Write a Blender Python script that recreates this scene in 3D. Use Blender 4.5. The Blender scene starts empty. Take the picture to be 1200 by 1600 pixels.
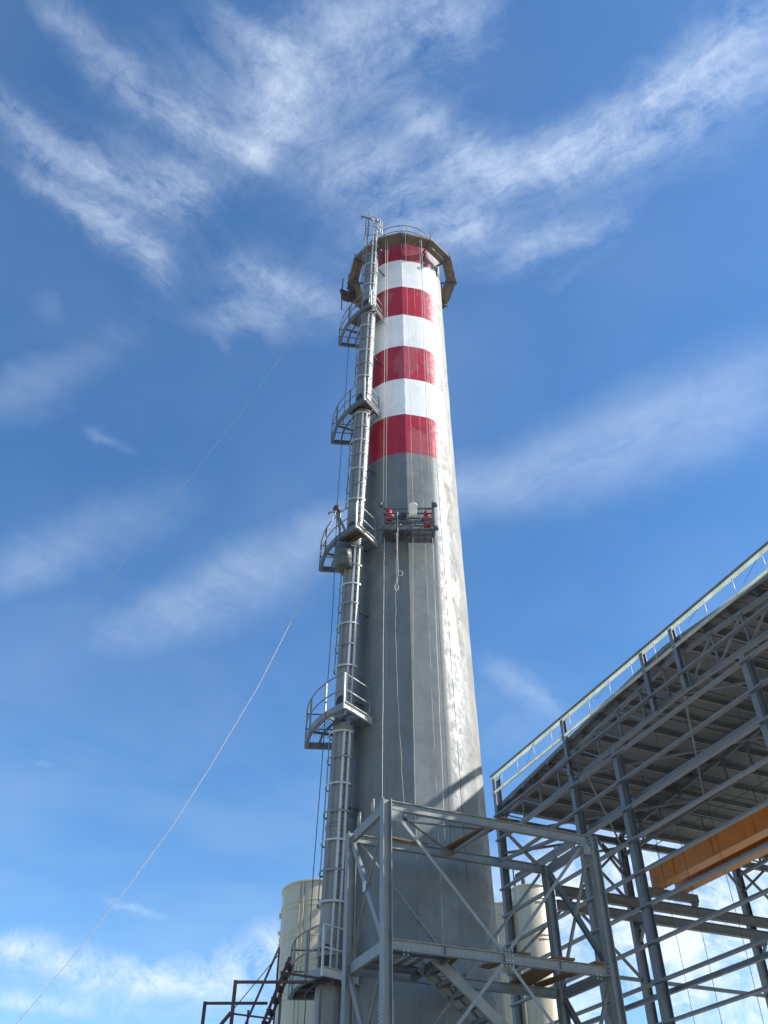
import bpy, math, random
from mathutils import Vector, Matrix
random.seed(7)
C = bpy.context.scene.collection
R = math.radians
PI = math.pi

# ------------------------------------------------------------------ camera
cam_d = bpy.data.cameras.new('camera')
cam = bpy.data.objects.new('camera', cam_d)
C.objects.link(cam)
cam.location = (0, 0, 1.6)
cam.rotation_euler = (R(90 + 41.8), 0, 0)
cam_d.sensor_fit = 'VERTICAL'
cam_d.sensor_height = 24
cam_d.lens = 1358 / 1600 * 24
cam_d.clip_end = 6000
bpy.context.scene.camera = cam

# ------------------------------------------------------------------ light
SUN_AZ, SUN_EL = 95.0, 35.8          # clockwise from the view direction (+Y), above the horizon
vs = bpy.context.scene.view_settings
vs.view_transform = 'Standard'
vs.look = 'None'
vs.exposure = 0.85
vs.gamma = 1.0
vs.use_curve_mapping = False
sun_d = bpy.data.lights.new('sun', 'SUN')
sun_d.energy = 4.2
sun_d.angle = R(0.53)
sun_d.color = (1.0, 0.955, 0.89)
sun = bpy.data.objects.new('sun', sun_d)
C.objects.link(sun)
sdir = Vector((math.sin(R(SUN_AZ)) * math.cos(R(SUN_EL)), math.cos(R(SUN_AZ)) * math.cos(R(SUN_EL)), math.sin(R(SUN_EL))))
sun.rotation_euler = (-sdir).to_track_quat('-Z', 'Y').to_euler()
sun.location = (60, 0, 60)

CLOUDS = [      # cirrus streaks on the cloud sheet (x/z, y/z): centre, angle, half-length, half-width, strength
    (-0.341, 0.342, 0.89, 0.0551, 0.0231, 0.315), (-0.282, 0.409, 0.798, 0.0574, 0.0235, 0.44), (-0.212, 0.464, 0.527, 0.0543, 0.0201, 0.625),
    (-0.159, 0.488, 0.182, 0.0192, 0.0159, 0.625), (-0.143, 0.347, 0.702, 0.0307, 0.0179, 0.34), (-0.108, 0.376, 0.681, 0.0265, 0.0246, 0.4),
    (-0.112, 0.421, 2.15, 0.0476, 0.0277, 0.42), (-0.0997, 0.393, -0.492, 0.0623, 0.0481, 0.34), (-0.00756, 0.35, -0.378, 0.0647, 0.048, 0.38),
    (0.0661, 0.316, -0.527, 0.0384, 0.0426, 0.42), (-0.137, 0.448, -0.824, 0.053, 0.0259, 0.46), (-0.423, 0.448, 0.807, 0.0349, 0.0198, 0.435),
    (-0.39, 0.485, 0.897, 0.028, 0.0212, 0.42), (-0.348, 0.517, 0.479, 0.0391, 0.0214, 0.39), (-0.288, 0.544, 0.367, 0.0445, 0.0206, 0.43),
    (-0.397, 0.538, 0.56, 0.0348, 0.0196, 0.35), (-0.351, 0.579, 0.882, 0.0434, 0.023, 0.485), (-0.317, 0.632, 1.14, 0.037, 0.0191, 0.6),
    (-0.295, 0.505, 0.418, 0.0438, 0.0275, 0.3), (-0.238, 0.525, 0.231, 0.0344, 0.0273, 0.29), (-0.246, 0.549, -0.617, 0.056, 0.0305, 0.28),
    (0.0373, 0.451, 0.812, 0.0411, 0.0226, 0.51), (0.092, 0.495, 0.556, 0.047, 0.0288, 0.67), (0.139, 0.515, 0, 0.02, 0.0285, 0.66),
    (0.189, 0.489, -0.46, 0.0497, 0.0296, 0.61), (0.258, 0.451, -0.553, 0.0489, 0.0306, 0.61), (0.32, 0.403, -0.763, 0.05, 0.0339, 0.61),
    (0.378, 0.35, -0.704, 0.05, 0.038, 0.61), (0.25, 0.468, -0.278, 0.0696, 0.0215, 0.35), (0.34, 0.428, -0.594, 0.0563, 0.0234, 0.325),
    (0.404, 0.396, -0.254, 0.0355, 0.0239, 0.275), (-0.0458, 0.511, 0.59, 0.0454, 0.0445, 0.39), (0.0242, 0.548, 0.404, 0.0546, 0.0461, 0.41),
    (0.0973, 0.579, 0.381, 0.0455, 0.0343, 0.4), (0.0244, 0.61, -0.159, 0.0727, 0.0603, 0.3), (0.186, 0.611, -0.608, 0.0405, 0.019, 0.3),
    (0.239, 0.581, -0.397, 0.036, 0.0186, 0.25), (0.288, 0.563, -0.28, 0.0299, 0.0164, 0.19), (-0.166, 0.656, 0.552, 0.0411, 0.0239, 0.39),
    (-0.0991, 0.678, 0.131, 0.0484, 0.0265, 0.465), (-0.225, 0.714, -0.13, 0.0518, 0.0228, 0.35), (-0.164, 0.722, 0.571, 0.0313, 0.0214, 0.33),
    (-0.24, 0.758, 1.19, 0.0235, 0.0142, 0.12), (-0.469, 0.704, 0.735, 0.0295, 0.0297, 0.18), (-0.438, 0.951, 0.768, 0.0256, 0.0121, 0.275),
    (0.0267, 1.14, -0.438, 0.103, 0.0611, 0.36), (0.155, 1.07, -0.507, 0.0841, 0.0614, 0.46), (0.283, 0.995, -0.552, 0.107, 0.0688, 0.48),
    (0.412, 0.918, -0.532, 0.0833, 0.0746, 0.44), (0.522, 0.841, -0.677, 0.0871, 0.0787, 0.42), (0.329, 1.06, -0.486, 0.126, 0.0584, 0.21),
    (0.508, 0.958, -0.508, 0.126, 0.0645, 0.22), (-0.527, 1.5, -0.679, 0.141, 0.0668, 0.2), (-0.382, 1.38, -0.683, 0.116, 0.0715, 0.29),
    (-0.252, 1.29, -0.593, 0.107, 0.0734, 0.38), (-0.105, 1.19, -0.535, 0.126, 0.0671, 0.43), (-0.667, 1.27, -0.574, 0.123, 0.0679, 0.36),
    (-0.483, 1.16, -0.503, 0.165, 0.06, 0.22), (-0.544, 0.859, -0.457, 0.0765, 0.0429, 0.24), (-0.431, 0.788, -0.637, 0.1, 0.0373, 0.17),
    (-0.32, 1.43, -0.511, 0.211, 0.0949, 0.18), (0.265, 1.64, 1.01, 0.0851, 0.0382, 0.26), (0.345, 1.76, 0.951, 0.106, 0.0308, 0.35),
    (0.352, 1.9, -0.3, 0.139, 0.145, 0.15), (-1.47, 3.77, 0.966, 0.169, 0.177, 0.725), (-1.34, 4.01, 1.14, 0.261, 0.203, 0.53),
    (-1.15, 4.23, 0.582, 0.218, 0.356, 0.36), (-0.889, 4.23, -0.521, 0.267, 0.291, 0.38), (-0.562, 3.92, -0.905, 0.453, 0.211, 0.5),
    (-0.439, 3.61, -1.07, 0.419, 0.157, 0.4), (-1.59, 4.74, 1.27, 0.229, 0.159, 0.55), (-0.914, 3.24, 1.15, 0.0938, 0.0427, 0.275),
    (-0.931, 2.11, 0.77, 0.0367, 0.0363, 0.17), (-0.785, 4.61, -0.274, 0.656, 0.701, 0.225), (0.749, 3.26, 0.716, 0.464, 0.435, 1.6),
    (1.09, 3.4, -0.257, 0.188, 0.805, 1.9), (1.31, 3.22, -1.11, 0.329, 0.558, 1.6), (0.49, 2.68, 0, 0.13, 0.21, 0.375),
    (1.09, 4.55, 0.224, 0.475, 1.06, 1.1), (1.6, 4.55, -0.251, 0.319, 1.18, 1.05), (-0.189, 0.417, 0.458, 0.0816, 0.0862, 0.23),
    (-0.0963, 0.46, 0.394, 0.0495, 0.081, 0.23), (0.00688, 0.36, -0.52, 0.0898, 0.0789, 0.25), (0.0472, 0.54, 0.106, 0.0996, 0.0798, 0.235),
    (0.215, 0.507, -0.516, 0.122, 0.068, 0.2), (0.36, 0.417, -0.61, 0.0941, 0.0762, 0.2), (-0.354, 0.54, 0.893, 0.109, 0.0693, 0.2),
    (-0.151, 0.678, 0.124, 0.102, 0.0665, 0.2), (0.237, 0.597, -0.401, 0.073, 0.0523, 0.15),
]


world = bpy.data.worlds.new('World')
bpy.context.scene.world = world
world.use_nodes = True


class NT:
    """short-hand for node trees"""
    def __init__(s, tree):
        s.t = tree
        s.n = tree.nodes
        s.l = tree.links

    def new(s, typ, **kw):
        n = s.n.new(typ)
        for k, v in kw.items():
            setattr(n, k, v)
        return n

    def set(s, sock, v):
        if isinstance(v, bpy.types.NodeSocket):
            s.l.new(v, sock)
        elif v is not None:
            sock.default_value = v

    def m(s, op, a, b=None, c=None, clamp=False):
        n = s.new('ShaderNodeMath', operation=op)
        n.use_clamp = clamp
        s.set(n.inputs[0], a)
        if b is not None:
            s.set(n.inputs[1], b)
        if c is not None:
            s.set(n.inputs[2], c)
        return n.outputs[0]

    def v(s, op, a, b=None, out=0):
        n = s.new('ShaderNodeVectorMath', operation=op)
        s.set(n.inputs[0], a)
        if b is not None:
            s.set(n.inputs[3] if op == 'SCALE' else n.inputs[1], b)
        return n.outputs[out]

    def noise(s, vec, scale, detail=4, rough=0.55, dist=0.0, col=False):
        n = s.new('ShaderNodeTexNoise')
        s.set(n.inputs['Vector'], vec)
        n.inputs['Scale'].default_value = scale
        n.inputs['Detail'].default_value = detail
        n.inputs['Roughness'].default_value = rough
        n.inputs['Distortion'].default_value = dist
        return n.outputs[1 if col else 0]

    def ramp(s, fac, lo, hi, a=0.0, b=1.0, smooth=True):
        n = s.new('ShaderNodeMapRange')
        n.interpolation_type = 'SMOOTHSTEP' if smooth else 'LINEAR'
        s.set(n.inputs[0], fac)
        for i, q in zip((1, 2, 3, 4), (lo, hi, a, b)):
            s.set(n.inputs[i], q)
        return n.outputs[0]

    def mix(s, fac, a, b, mode='MIX'):
        n = s.new('ShaderNodeMix', data_type='RGBA', blend_type=mode)
        s.set(n.inputs[0], fac)
        s.set(n.inputs[6], a if not isinstance(a, tuple) else (*a, 1))
        s.set(n.inputs[7], b if not isinstance(b, tuple) else (*b, 1))
        return n.outputs[2]


w = NT(world.node_tree)
bg = w.n['Background']
sky = w.new('ShaderNodeTexSky', sky_type='NISHITA')
sky.sun_disc = False
sky.sun_elevation = R(SUN_EL)
sky.sun_rotation = R(SUN_AZ)
sky.altitude = 400
sky.air_density = 1.0
sky.dust_density = 0.25
sky.ozone_density = 2.5
tc = w.new('ShaderNodeTexCoord')
sep = w.new('ShaderNodeSeparateXYZ')
w.set(sep.inputs[0], tc.outputs['Generated'])
zc = w.m('MAXIMUM', sep.outputs[2], 0.06)
comb = w.new('ShaderNodeCombineXYZ')
w.set(comb.inputs[0], w.m('DIVIDE', sep.outputs[0], zc))
w.set(comb.inputs[1], w.m('DIVIDE', sep.outputs[1], zc))
P = comb.outputs[0]
# domain warp: fine and coarse; the warp grows with distance so far clouds keep their wisps
dist = w.v('LENGTH', P, out=1)
amt_z = w.m('POWER', zc, -1.5)
def warp(p, scale, amt, seed):
    nn = w.noise(w.v('ADD', tc.outputs['Generated'], (seed, seed * 1.7, seed * .3)), scale, 3, 0.6, 0, True)
    nn = w.v('SUBTRACT', nn, (.5, .5, .5))
    return w.v('ADD', p, w.v('SCALE', nn, w.m('MULTIPLY', amt_z, amt)))
Pw = warp(P, 4.0, .07, 3.1)
Pw = warp(Pw, 14.0, .034, 9.3)
Pw = warp(Pw, 60.0, .012, 4.4)
acc = None
Pk = Pw
for k_, (cx, cy, an, la, lc, amp) in enumerate(CLOUDS):
    if k_ % 8 == 7:                      # keeps the compiled shader's stack short: later blobs wait for earlier ones
        Pk = w.v('ADD', Pw, w.v('SCALE', (1e-7, 0, 0), acc))
    mp = w.new('ShaderNodeMapping', vector_type='TEXTURE')
    w.set(mp.inputs[0], Pk)
    mp.inputs['Location'].default_value = (cx, cy, 0)
    mp.inputs['Rotation'].default_value = (0, 0, an)
    mp.inputs['Scale'].default_value = (la, lc, 1)
    e = w.m('POWER', .3679, w.v('DOT_PRODUCT', mp.outputs[0], mp.outputs[0], out=1))
    acc = w.m('MULTIPLY_ADD', e, amp, acc if acc is not None else 0.0)
dens = w.m('SUBTRACT', 1.0, w.m('POWER', .3679, w.m('MULTIPLY', acc, 1.0)))
# wispy break-up: fibres drawn out along the two wind directions, and a fine fleece
def fibres(angle, stretch, scale, seed, detail, rough):
    mp = w.new('ShaderNodeMapping', vector_type='TEXTURE')
    w.set(mp.inputs[0], Pw)
    mp.inputs['Location'].default_value = (seed, seed * .6, 0)
    mp.inputs['Rotation'].default_value = (0, 0, angle)
    mp.inputs['Scale'].default_value = (stretch, 1, 1)
    return w.noise(mp.outputs[0], scale, detail, rough, .25)
fl = fibres(R(44), 6.0, 20.0, 2.0, 6, .66)
fr = fibres(R(-34), 6.0, 20.0, 5.0, 6, .66)
side = w.ramp(w.m('ADD', sep.outputs[0], w.m('MULTIPLY', sep.outputs[2], .10)), -.12, .10)
f1 = w.m('ADD', w.m('MULTIPLY', fr, side), w.m('MULTIPLY', fl, w.m('SUBTRACT', 1.0, side)))
f3 = w.noise(w.v('MULTIPLY', tc.outputs['Generated'], (1.25, 1.25, 1.6)), 15.0, 9, .74, .5)
wf = w.ramp(sep.outputs[2], .38, .66, 0.0, .55)
fib = w.m('ADD', w.m('MULTIPLY', f1, wf), w.m('MULTIPLY', f3, w.m('SUBTRACT', 1.0, wf)))
fib = w.ramp(fib, .36, .645, .0, 1.4, False)
soft = w.ramp(sep.outputs[2], .74, .84)                 # the lower bands are smooth, the high ones feathery
soft = w.m('MAXIMUM', soft, w.ramp(sep.outputs[2], .45, .35))
soft = w.m('MULTIPLY_ADD', soft, .65, .30)
fib = w.m('ADD', w.m('MULTIPLY', fib, soft), w.m('MULTIPLY', w.m('SUBTRACT', 1.0, soft), .72))
alpha = w.m('MULTIPLY', dens, fib, clamp=True)
veil = w.m('MULTIPLY', w.ramp(w.noise(P, 1.6, 4, .5, .3), .35, .75), .10)
alpha = w.m('MAXIMUM', alpha, veil)
alpha = w.m('MULTIPLY', alpha, w.ramp(sep.outputs[2], 0.0, 0.12))
alpha = w.m('MULTIPLY', alpha, w.ramp(sep.outputs[2], .3, .6, .82, .70))
cloudcol = w.mix(w.ramp(sep.outputs[2], 0.1, .8), (5.2, 5.6, 6.0), (4.6, 5.2, 6.0))
hs = w.new('ShaderNodeHueSaturation')          # the camera's rendering of the blue: a touch richer
hs.inputs['Saturation'].default_value = 1.22
w.l.new(sky.outputs[0], hs.inputs['Color'])
skyc = w.mix(alpha, hs.outputs[0], cloudcol)
w.l.new(skyc, bg.inputs['Color'])
bg.inputs['Strength'].default_value = 0.12
world.cycles.sampling_method = 'MANUAL'
world.cycles.sample_map_resolution = 512

# ------------------------------------------------------------------ helpers
class MB:
    """collects shapes in world coordinates; obj() links them as ONE mesh object"""
    def __init__(s):
        s.vs, s.fs, s.sm = [], [], []

    def add(s, vs, fs, smooth=False):
        k = len(s.vs)
        s.vs += [Vector(q) for q in vs]
        s.fs += [tuple(i + k for i in f) for f in fs]
        s.sm += [smooth] * len(fs)
        return s

    def box(s, c, size, ax=None):
        hx, hy, hz = (q / 2 for q in size)
        X, Y, Z = ax if ax else (Vector((1, 0, 0)), Vector((0, 1, 0)), Vector((0, 0, 1)))
        c = Vector(c)
        vs = [c + X * (hx * i) + Y * (hy * j) + Z * (hz * k) for k in (-1, 1) for j in (-1, 1) for i in (-1, 1)]
        return s.add(vs, [(0, 2, 3, 1), (4, 5, 7, 6), (0, 1, 5, 4), (2, 6, 7, 3), (0, 4, 6, 2), (1, 3, 7, 5)])

    def beam(s, p0, p1, prof, up=(0, 0, 1)):
        p0, p1 = Vector(p0), Vector(p1)
        d = (p1 - p0).normalized()
        u = d.cross(Vector(up))
        if u.length < 1e-4:
            u = d.cross(Vector((0, 1, 0)))
        u.normalize()
        v = u.cross(d)
        n = len(prof)
        vs = [p + u * a + v * b for p in (p0, p1) for a, b in prof]
        fs = [(i, (i + 1) % n, n + (i + 1) % n, n + i) for i in range(n)]
        fs += [tuple(range(n))[::-1], tuple(range(n, 2 * n))]
        return s.add(vs, fs)

    def tube(s, pts, r, n=8, closed=False):
        pts = [Vector(q) for q in pts]
        m = len(pts)
        vs, fs = [], []
        prev = None
        for i, q in enumerate(pts):
            a = pts[(i - 1) % m] if (closed or i > 0) else q
            b = pts[(i + 1) % m] if (closed or i < m - 1) else q
            d = (b - a).normalized()
            if prev is None:
                u = d.cross(Vector((0, 0, 1)))
                if u.length < 1e-3:
                    u = d.cross(Vector((0, 1, 0)))
                u.normalize()
            else:
                u = (prev - d * prev.dot(d)).normalized()
            prev = u
            v = d.cross(u)
            rr = r[i] if isinstance(r, (list, tuple)) else r
            vs += [q + (u * math.cos(2 * PI * k / n) + v * math.sin(2 * PI * k / n)) * rr for k in range(n)]
        for i in range(m if closed else m - 1):
            j = (i + 1) % m
            fs += [(i * n + k, i * n + (k + 1) % n, j * n + (k + 1) % n, j * n + k) for k in range(n)]
        if not closed:
            s.add(vs, fs, True)
            k0 = len(s.vs) - len(vs)
            s.fs += [tuple(k0 + k for k in range(n))[::-1], tuple(k0 + (m - 1) * n + k for k in range(n))]
            s.sm += [False, False]
            return s
        return s.add(vs, fs, True)

    def lathe(s, c, prof, n=32, a0=0.0, a1=2 * PI, smooth=True):
        """prof: list of (r, z)"""
        full = abs(a1 - a0 - 2 * PI) < 1e-6
        k = n if full else n + 1
        vs = [Vector((c[0] + r * math.cos(a0 + (a1 - a0) * i / n), c[1] + r * math.sin(a0 + (a1 - a0) * i / n), c[2] + z)) for r, z in prof for i in range(k)]
        fs = []
        for j in range(len(prof) - 1):
            for i in range(n):
                i2 = (i + 1) % k
                fs.append((j * k + i, j * k + i2, (j + 1) * k + i2, (j + 1) * k + i))
        return s.add(vs, fs, smooth)

    def sector(s, c, r0, r1, a0, a1, z0, z1, n=12):
        """solid annular sector"""
        vs = []
        for i in range(n + 1):
            t = a0 + (a1 - a0) * i / n
            ct, st = math.cos(t), math.sin(t)
            vs += [(c[0] + r0 * ct, c[1] + r0 * st, z0), (c[0] + r1 * ct, c[1] + r1 * st, z0), (c[0] + r1 * ct, c[1] + r1 * st, z1), (c[0] + r0 * ct, c[1] + r0 * st, z1)]
        fs = []
        for i in range(n):
            k, q = 4 * i, 4 * i + 4
            fs += [(k + j, k + (j + 1) % 4, q + (j + 1) % 4, q + j) for j in range(4)]
        fs += [(3, 2, 1, 0), (4 * n, 4 * n + 1, 4 * n + 2, 4 * n + 3)]
        return s.add(vs, fs)


def wloc(o):
    v = Vector(o.location)
    while o.parent:
        o = o.parent
        v += Vector(o.location)
    return v


def obj(name, mb, mat, parent=None, label=None, cat=None, group=None, kind=None, origin=None):
    if origin is None:
        lo = Vector([min(q[i] for q in mb.vs) for i in range(3)])
        hi = Vector([max(q[i] for q in mb.vs) for i in range(3)])
        origin = (lo + hi) / 2
        if parent is None:
            origin.z = lo.z
    origin = Vector(origin)
    me = bpy.data.meshes.new(name)
    me.from_pydata([q - origin for q in mb.vs], [], mb.fs)
    me.polygons.foreach_set('use_smooth', mb.sm)
    me.materials.append(mat)
    me.update()
    o = bpy.data.objects.new(name, me)
    C.objects.link(o)
    o.location = origin
    if parent:
        o.parent = parent
        o.location = origin - wloc(parent)
    tag(o, label, cat, group, kind)
    return o


def tag(o, label=None, cat=None, group=None, kind=None):
    for k, v in (('label', label), ('category', cat), ('group', group), ('kind', kind)):
        if v:
            o[k] = v
    return o


def thing(name, loc, label, cat, group=None):
    o = bpy.data.objects.new(name, None)
    o.empty_display_size = .3
    C.objects.link(o)
    o.location = loc
    return tag(o, label, cat, group)


def share(src, name, parent, at):
    """another object on the same mesh data, moved to a world position"""
    o = src.copy()
    o.name = name
    C.objects.link(o)
    o.parent = parent
    o.location = Vector(at) - wloc(parent)
    return o


def prof_I(h, b, tw=.008, tf=.012):
    h2, b2, t2 = h / 2, b / 2, tw / 2
    return [(-b2, -h2), (b2, -h2), (b2, -h2 + tf), (t2, -h2 + tf), (t2, h2 - tf), (b2, h2 - tf), (b2, h2), (-b2, h2), (-b2, h2 - tf), (-t2, h2 - tf), (-t2, -h2 + tf), (-b2, -h2 + tf)]


def prof_C(h, b, t=.006, flip=1):
    h2 = h / 2
    p = [(0, -h2), (b, -h2), (b, -h2 + t), (t, -h2 + t), (t, h2 - t), (b, h2 - t), (b, h2), (0, h2)]
    return [(q[0] * flip, q[1]) for q in p][::flip]


def prof_L(a, t=.007, fx=1, fy=1):
    p = [(0, 0), (a, 0), (a, t), (t, t), (t, a), (0, a)]
    return [(x * fx, y * fy) for x, y in p][::fx * fy]


def prof_R(wd, h):
    return [(-wd / 2, -h / 2), (wd / 2, -h / 2), (wd / 2, h / 2), (-wd / 2, h / 2)]


# ------------------------------------------------------------------ materials
def new_mat(name):
    m = bpy.data.materials.new(name)
    m.use_nodes = True
    n = NT(m.node_tree)
    return m, n, n.n['Principled BSDF']


def bump(n, bs, height, strength=.3, distance=.02):
    b = n.new('ShaderNodeBump')
    b.inputs['Strength'].default_value = strength
    b.inputs['Distance'].default_value = distance
    n.set(b.inputs['Height'], height)
    n.l.new(b.outputs[0], bs.inputs['Normal'])


def simple(name, col, col2=None, rough=.5, metal=0.0, scale=3.0, streak=0.35, bmp=.15, spec=.5, rust=0.0):
    """a painted or galvanised surface: two tones, streaks, fine mottling"""
    m, n, bs = new_mat(name)
    col2 = col2 or tuple(q * .75 for q in col)
    geo = n.new('ShaderNodeNewGeometry').outputs['Position']
    oi = n.new('ShaderNodeObjectInfo')
    shift = n.v('SCALE', (13.1, 7.7, 5.3), oi.outputs['Random'])
    p = n.v('ADD', geo, shift)
    big = n.noise(p, scale, 5, .6)
    st = n.noise(n.v('MULTIPLY', p, (9, 9, .7)), scale, 4, .6)
    fine = n.noise(p, scale * 22, 3, .6)
    f = n.m('ADD', n.m('MULTIPLY', big, 1 - streak), n.m('MULTIPLY', st, streak))
    f = n.ramp(f, .36, .66)
    c = n.mix(f, col2, col)
    c = n.mix(n.ramp(fine, .3, .7, 0, .22), c, tuple(min(1, q * 1.25) for q in col))
    c = n.mix(n.m('MULTIPLY', oi.outputs['Random'], .16), c, tuple(q * .6 for q in col))
    if rust:
        rm = n.m('MULTIPLY', n.ramp(n.noise(p, scale * 1.7, 6, .7), .60, .70), n.ramp(st, .40, .62, 0, rust))
        c = n.mix(rm, c, (.14, .075, .04))
        dm = n.ramp(n.noise(n.v('MULTIPLY', p, (5, 5, .5)), scale * .8, 5, .65), .52, .70, 0, .35)
        c = n.mix(dm, c, tuple(q * .55 for q in col))
    n.l.new(c, bs.inputs['Base Color'])
    n.set(bs.inputs['Roughness'], n.ramp(big, .3, .7, rough - .07, rough + .1))
    bs.inputs['Metallic'].default_value = metal
    bs.inputs['Specular IOR Level'].default_value = spec
    if bmp:
        bump(n, bs, fine, bmp, .004)
    return m


M = {}
M['galv'] = simple('galvanised steel', (.235, .246, .235), (.16, .17, .163), .48, .22, 3, rust=.5)
M['galv_bright'] = simple('bright and sunlit galvanised steel', (.52, .53, .51), (.42, .43, .42), .42, .2, 3)  # bright steel, also the sunlit copy painted on sun-facing ladder and landing parts
M['hall_steel'] = simple('hall primer steel', (.155, .175, .19), (.108, .123, .136), .45, .25, 2.5, rust=.45)
M['truss_steel'] = simple('truss steel', (.15, .165, .175), (.105, .118, .126), .5, .2, 2.5)
M['roof'] = simple('roof sheet underside', (.112, .122, .126), (.075, .083, .087), .55, .2, .8)
M['dark_steel'] = simple('dark platform steel', (.13, .14, .145), (.085, .092, .097), .5, .3, 4)
M['tube'] = simple('ladder tube sheet', (.25, .257, .243), (.19, .197, .186), .5, .15, 1.6, .7, rust=.25)
M['cream'] = simple('cream silo paint', (.61, .55, .40), (.52, .465, .335), .45, 0, 1.2, .75, rust=.45)
M['orange'] = simple('orange crane paint', (.58, .18, .016), (.42, .12, .012), .45, 0, 1.5, rust=.3)
M['orange_pale'] = simple('pale orange flange paint', (.42, .21, .085), (.32, .155, .065), .5, 0, 1.5)
M['wood'] = simple('weathered board', (.225, .195, .155), (.14, .12, .095), .8, 0, 4, .2, .4, .2)
M['brown_board'] = simple('brown plank', (.17, .105, .06), (.10, .065, .04), .8, 0, 4, .2, .4, .2)
M['red_oxide'] = simple('red oxide primer', (.075, .034, .034), (.05, .026, .028), .6, .1, 4)
M['red_motor'] = simple('red hoist paint', (.55, .025, .04), (.40, .015, .03), .35, 0, 6)
M['white'] = simple('white plastic', (.82, .82, .80), (.7, .7, .68), .4, 0, 4)
M['dark'] = simple('painted interior shade', (.045, .05, .055), (.03, .033, .036), .7, 0, 4)
M['rope'] = simple('pale rope', (.62, .58, .52), (.46, .42, .37), .85, 0, 9, .1, .3)
M['rope_dark'] = simple('dark wire rope', (.055, .06, .07), (.035, .04, .045), .6, .2, 9)
M['cloth'] = simple('dark bundle', (.07, .055, .05), (.035, .03, .03), .9, 0, 6, .1, .5)
M['grey_cloth'] = simple('grey sacking', (.30, .30, .27), (.18, .18, .165), .9, 0, 6, .1, .5)
M['mesh_grey'] = simple('gondola sheet', (.22, .235, .225), (.13, .14, .135), .6, .2, 5)
M['drum'] = simple('grey green drum', (.09, .105, .098), (.06, .072, .068), .5, .1, 4)

# parapet rail and girt: invented translucency that makes the steel look sunlit
m_, n_, b_ = new_mat('sunlit look translucent strip')
p_ = n_.new('ShaderNodeNewGeometry').outputs['Position']
c_ = n_.mix(n_.ramp(n_.noise(p_, 1.5, 4), .35, .65), (.66, .70, .62), (.78, .80, .73))
n_.l.new(c_, b_.inputs['Base Color'])
b_.inputs['Roughness'].default_value = .5
tr_ = n_.new('ShaderNodeBsdfTranslucent')
n_.l.new(c_, tr_.inputs['Color'])
mx_ = n_.new('ShaderNodeMixShader')
mx_.inputs[0].default_value = .55
n_.l.new(b_.outputs[0], mx_.inputs[1])
n_.l.new(tr_.outputs[0], mx_.inputs[2])
n_.l.new(mx_.outputs[0], n_.n['Material Output'].inputs['Surface'])
M['strip'] = m_

AX, AY = .875, 24.0                      # chimney axis
JOINT = R(-92.1)                         # the formwork joint that faces the photographer
R_TAB = [(0, 2.16), (4, 2.10), (9, 2.035), (15, 1.955), (22, 1.885), (28, 1.848), (40, 1.838)]


def rad(z):
    for (z0, r0), (z1, r1) in zip(R_TAB[:-1], R_TAB[1:]):
        if z <= z1:
            return r0 + (r1 - r0) * (z - z0) / (z1 - z0)
    return R_TAB[-1][1]


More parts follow.
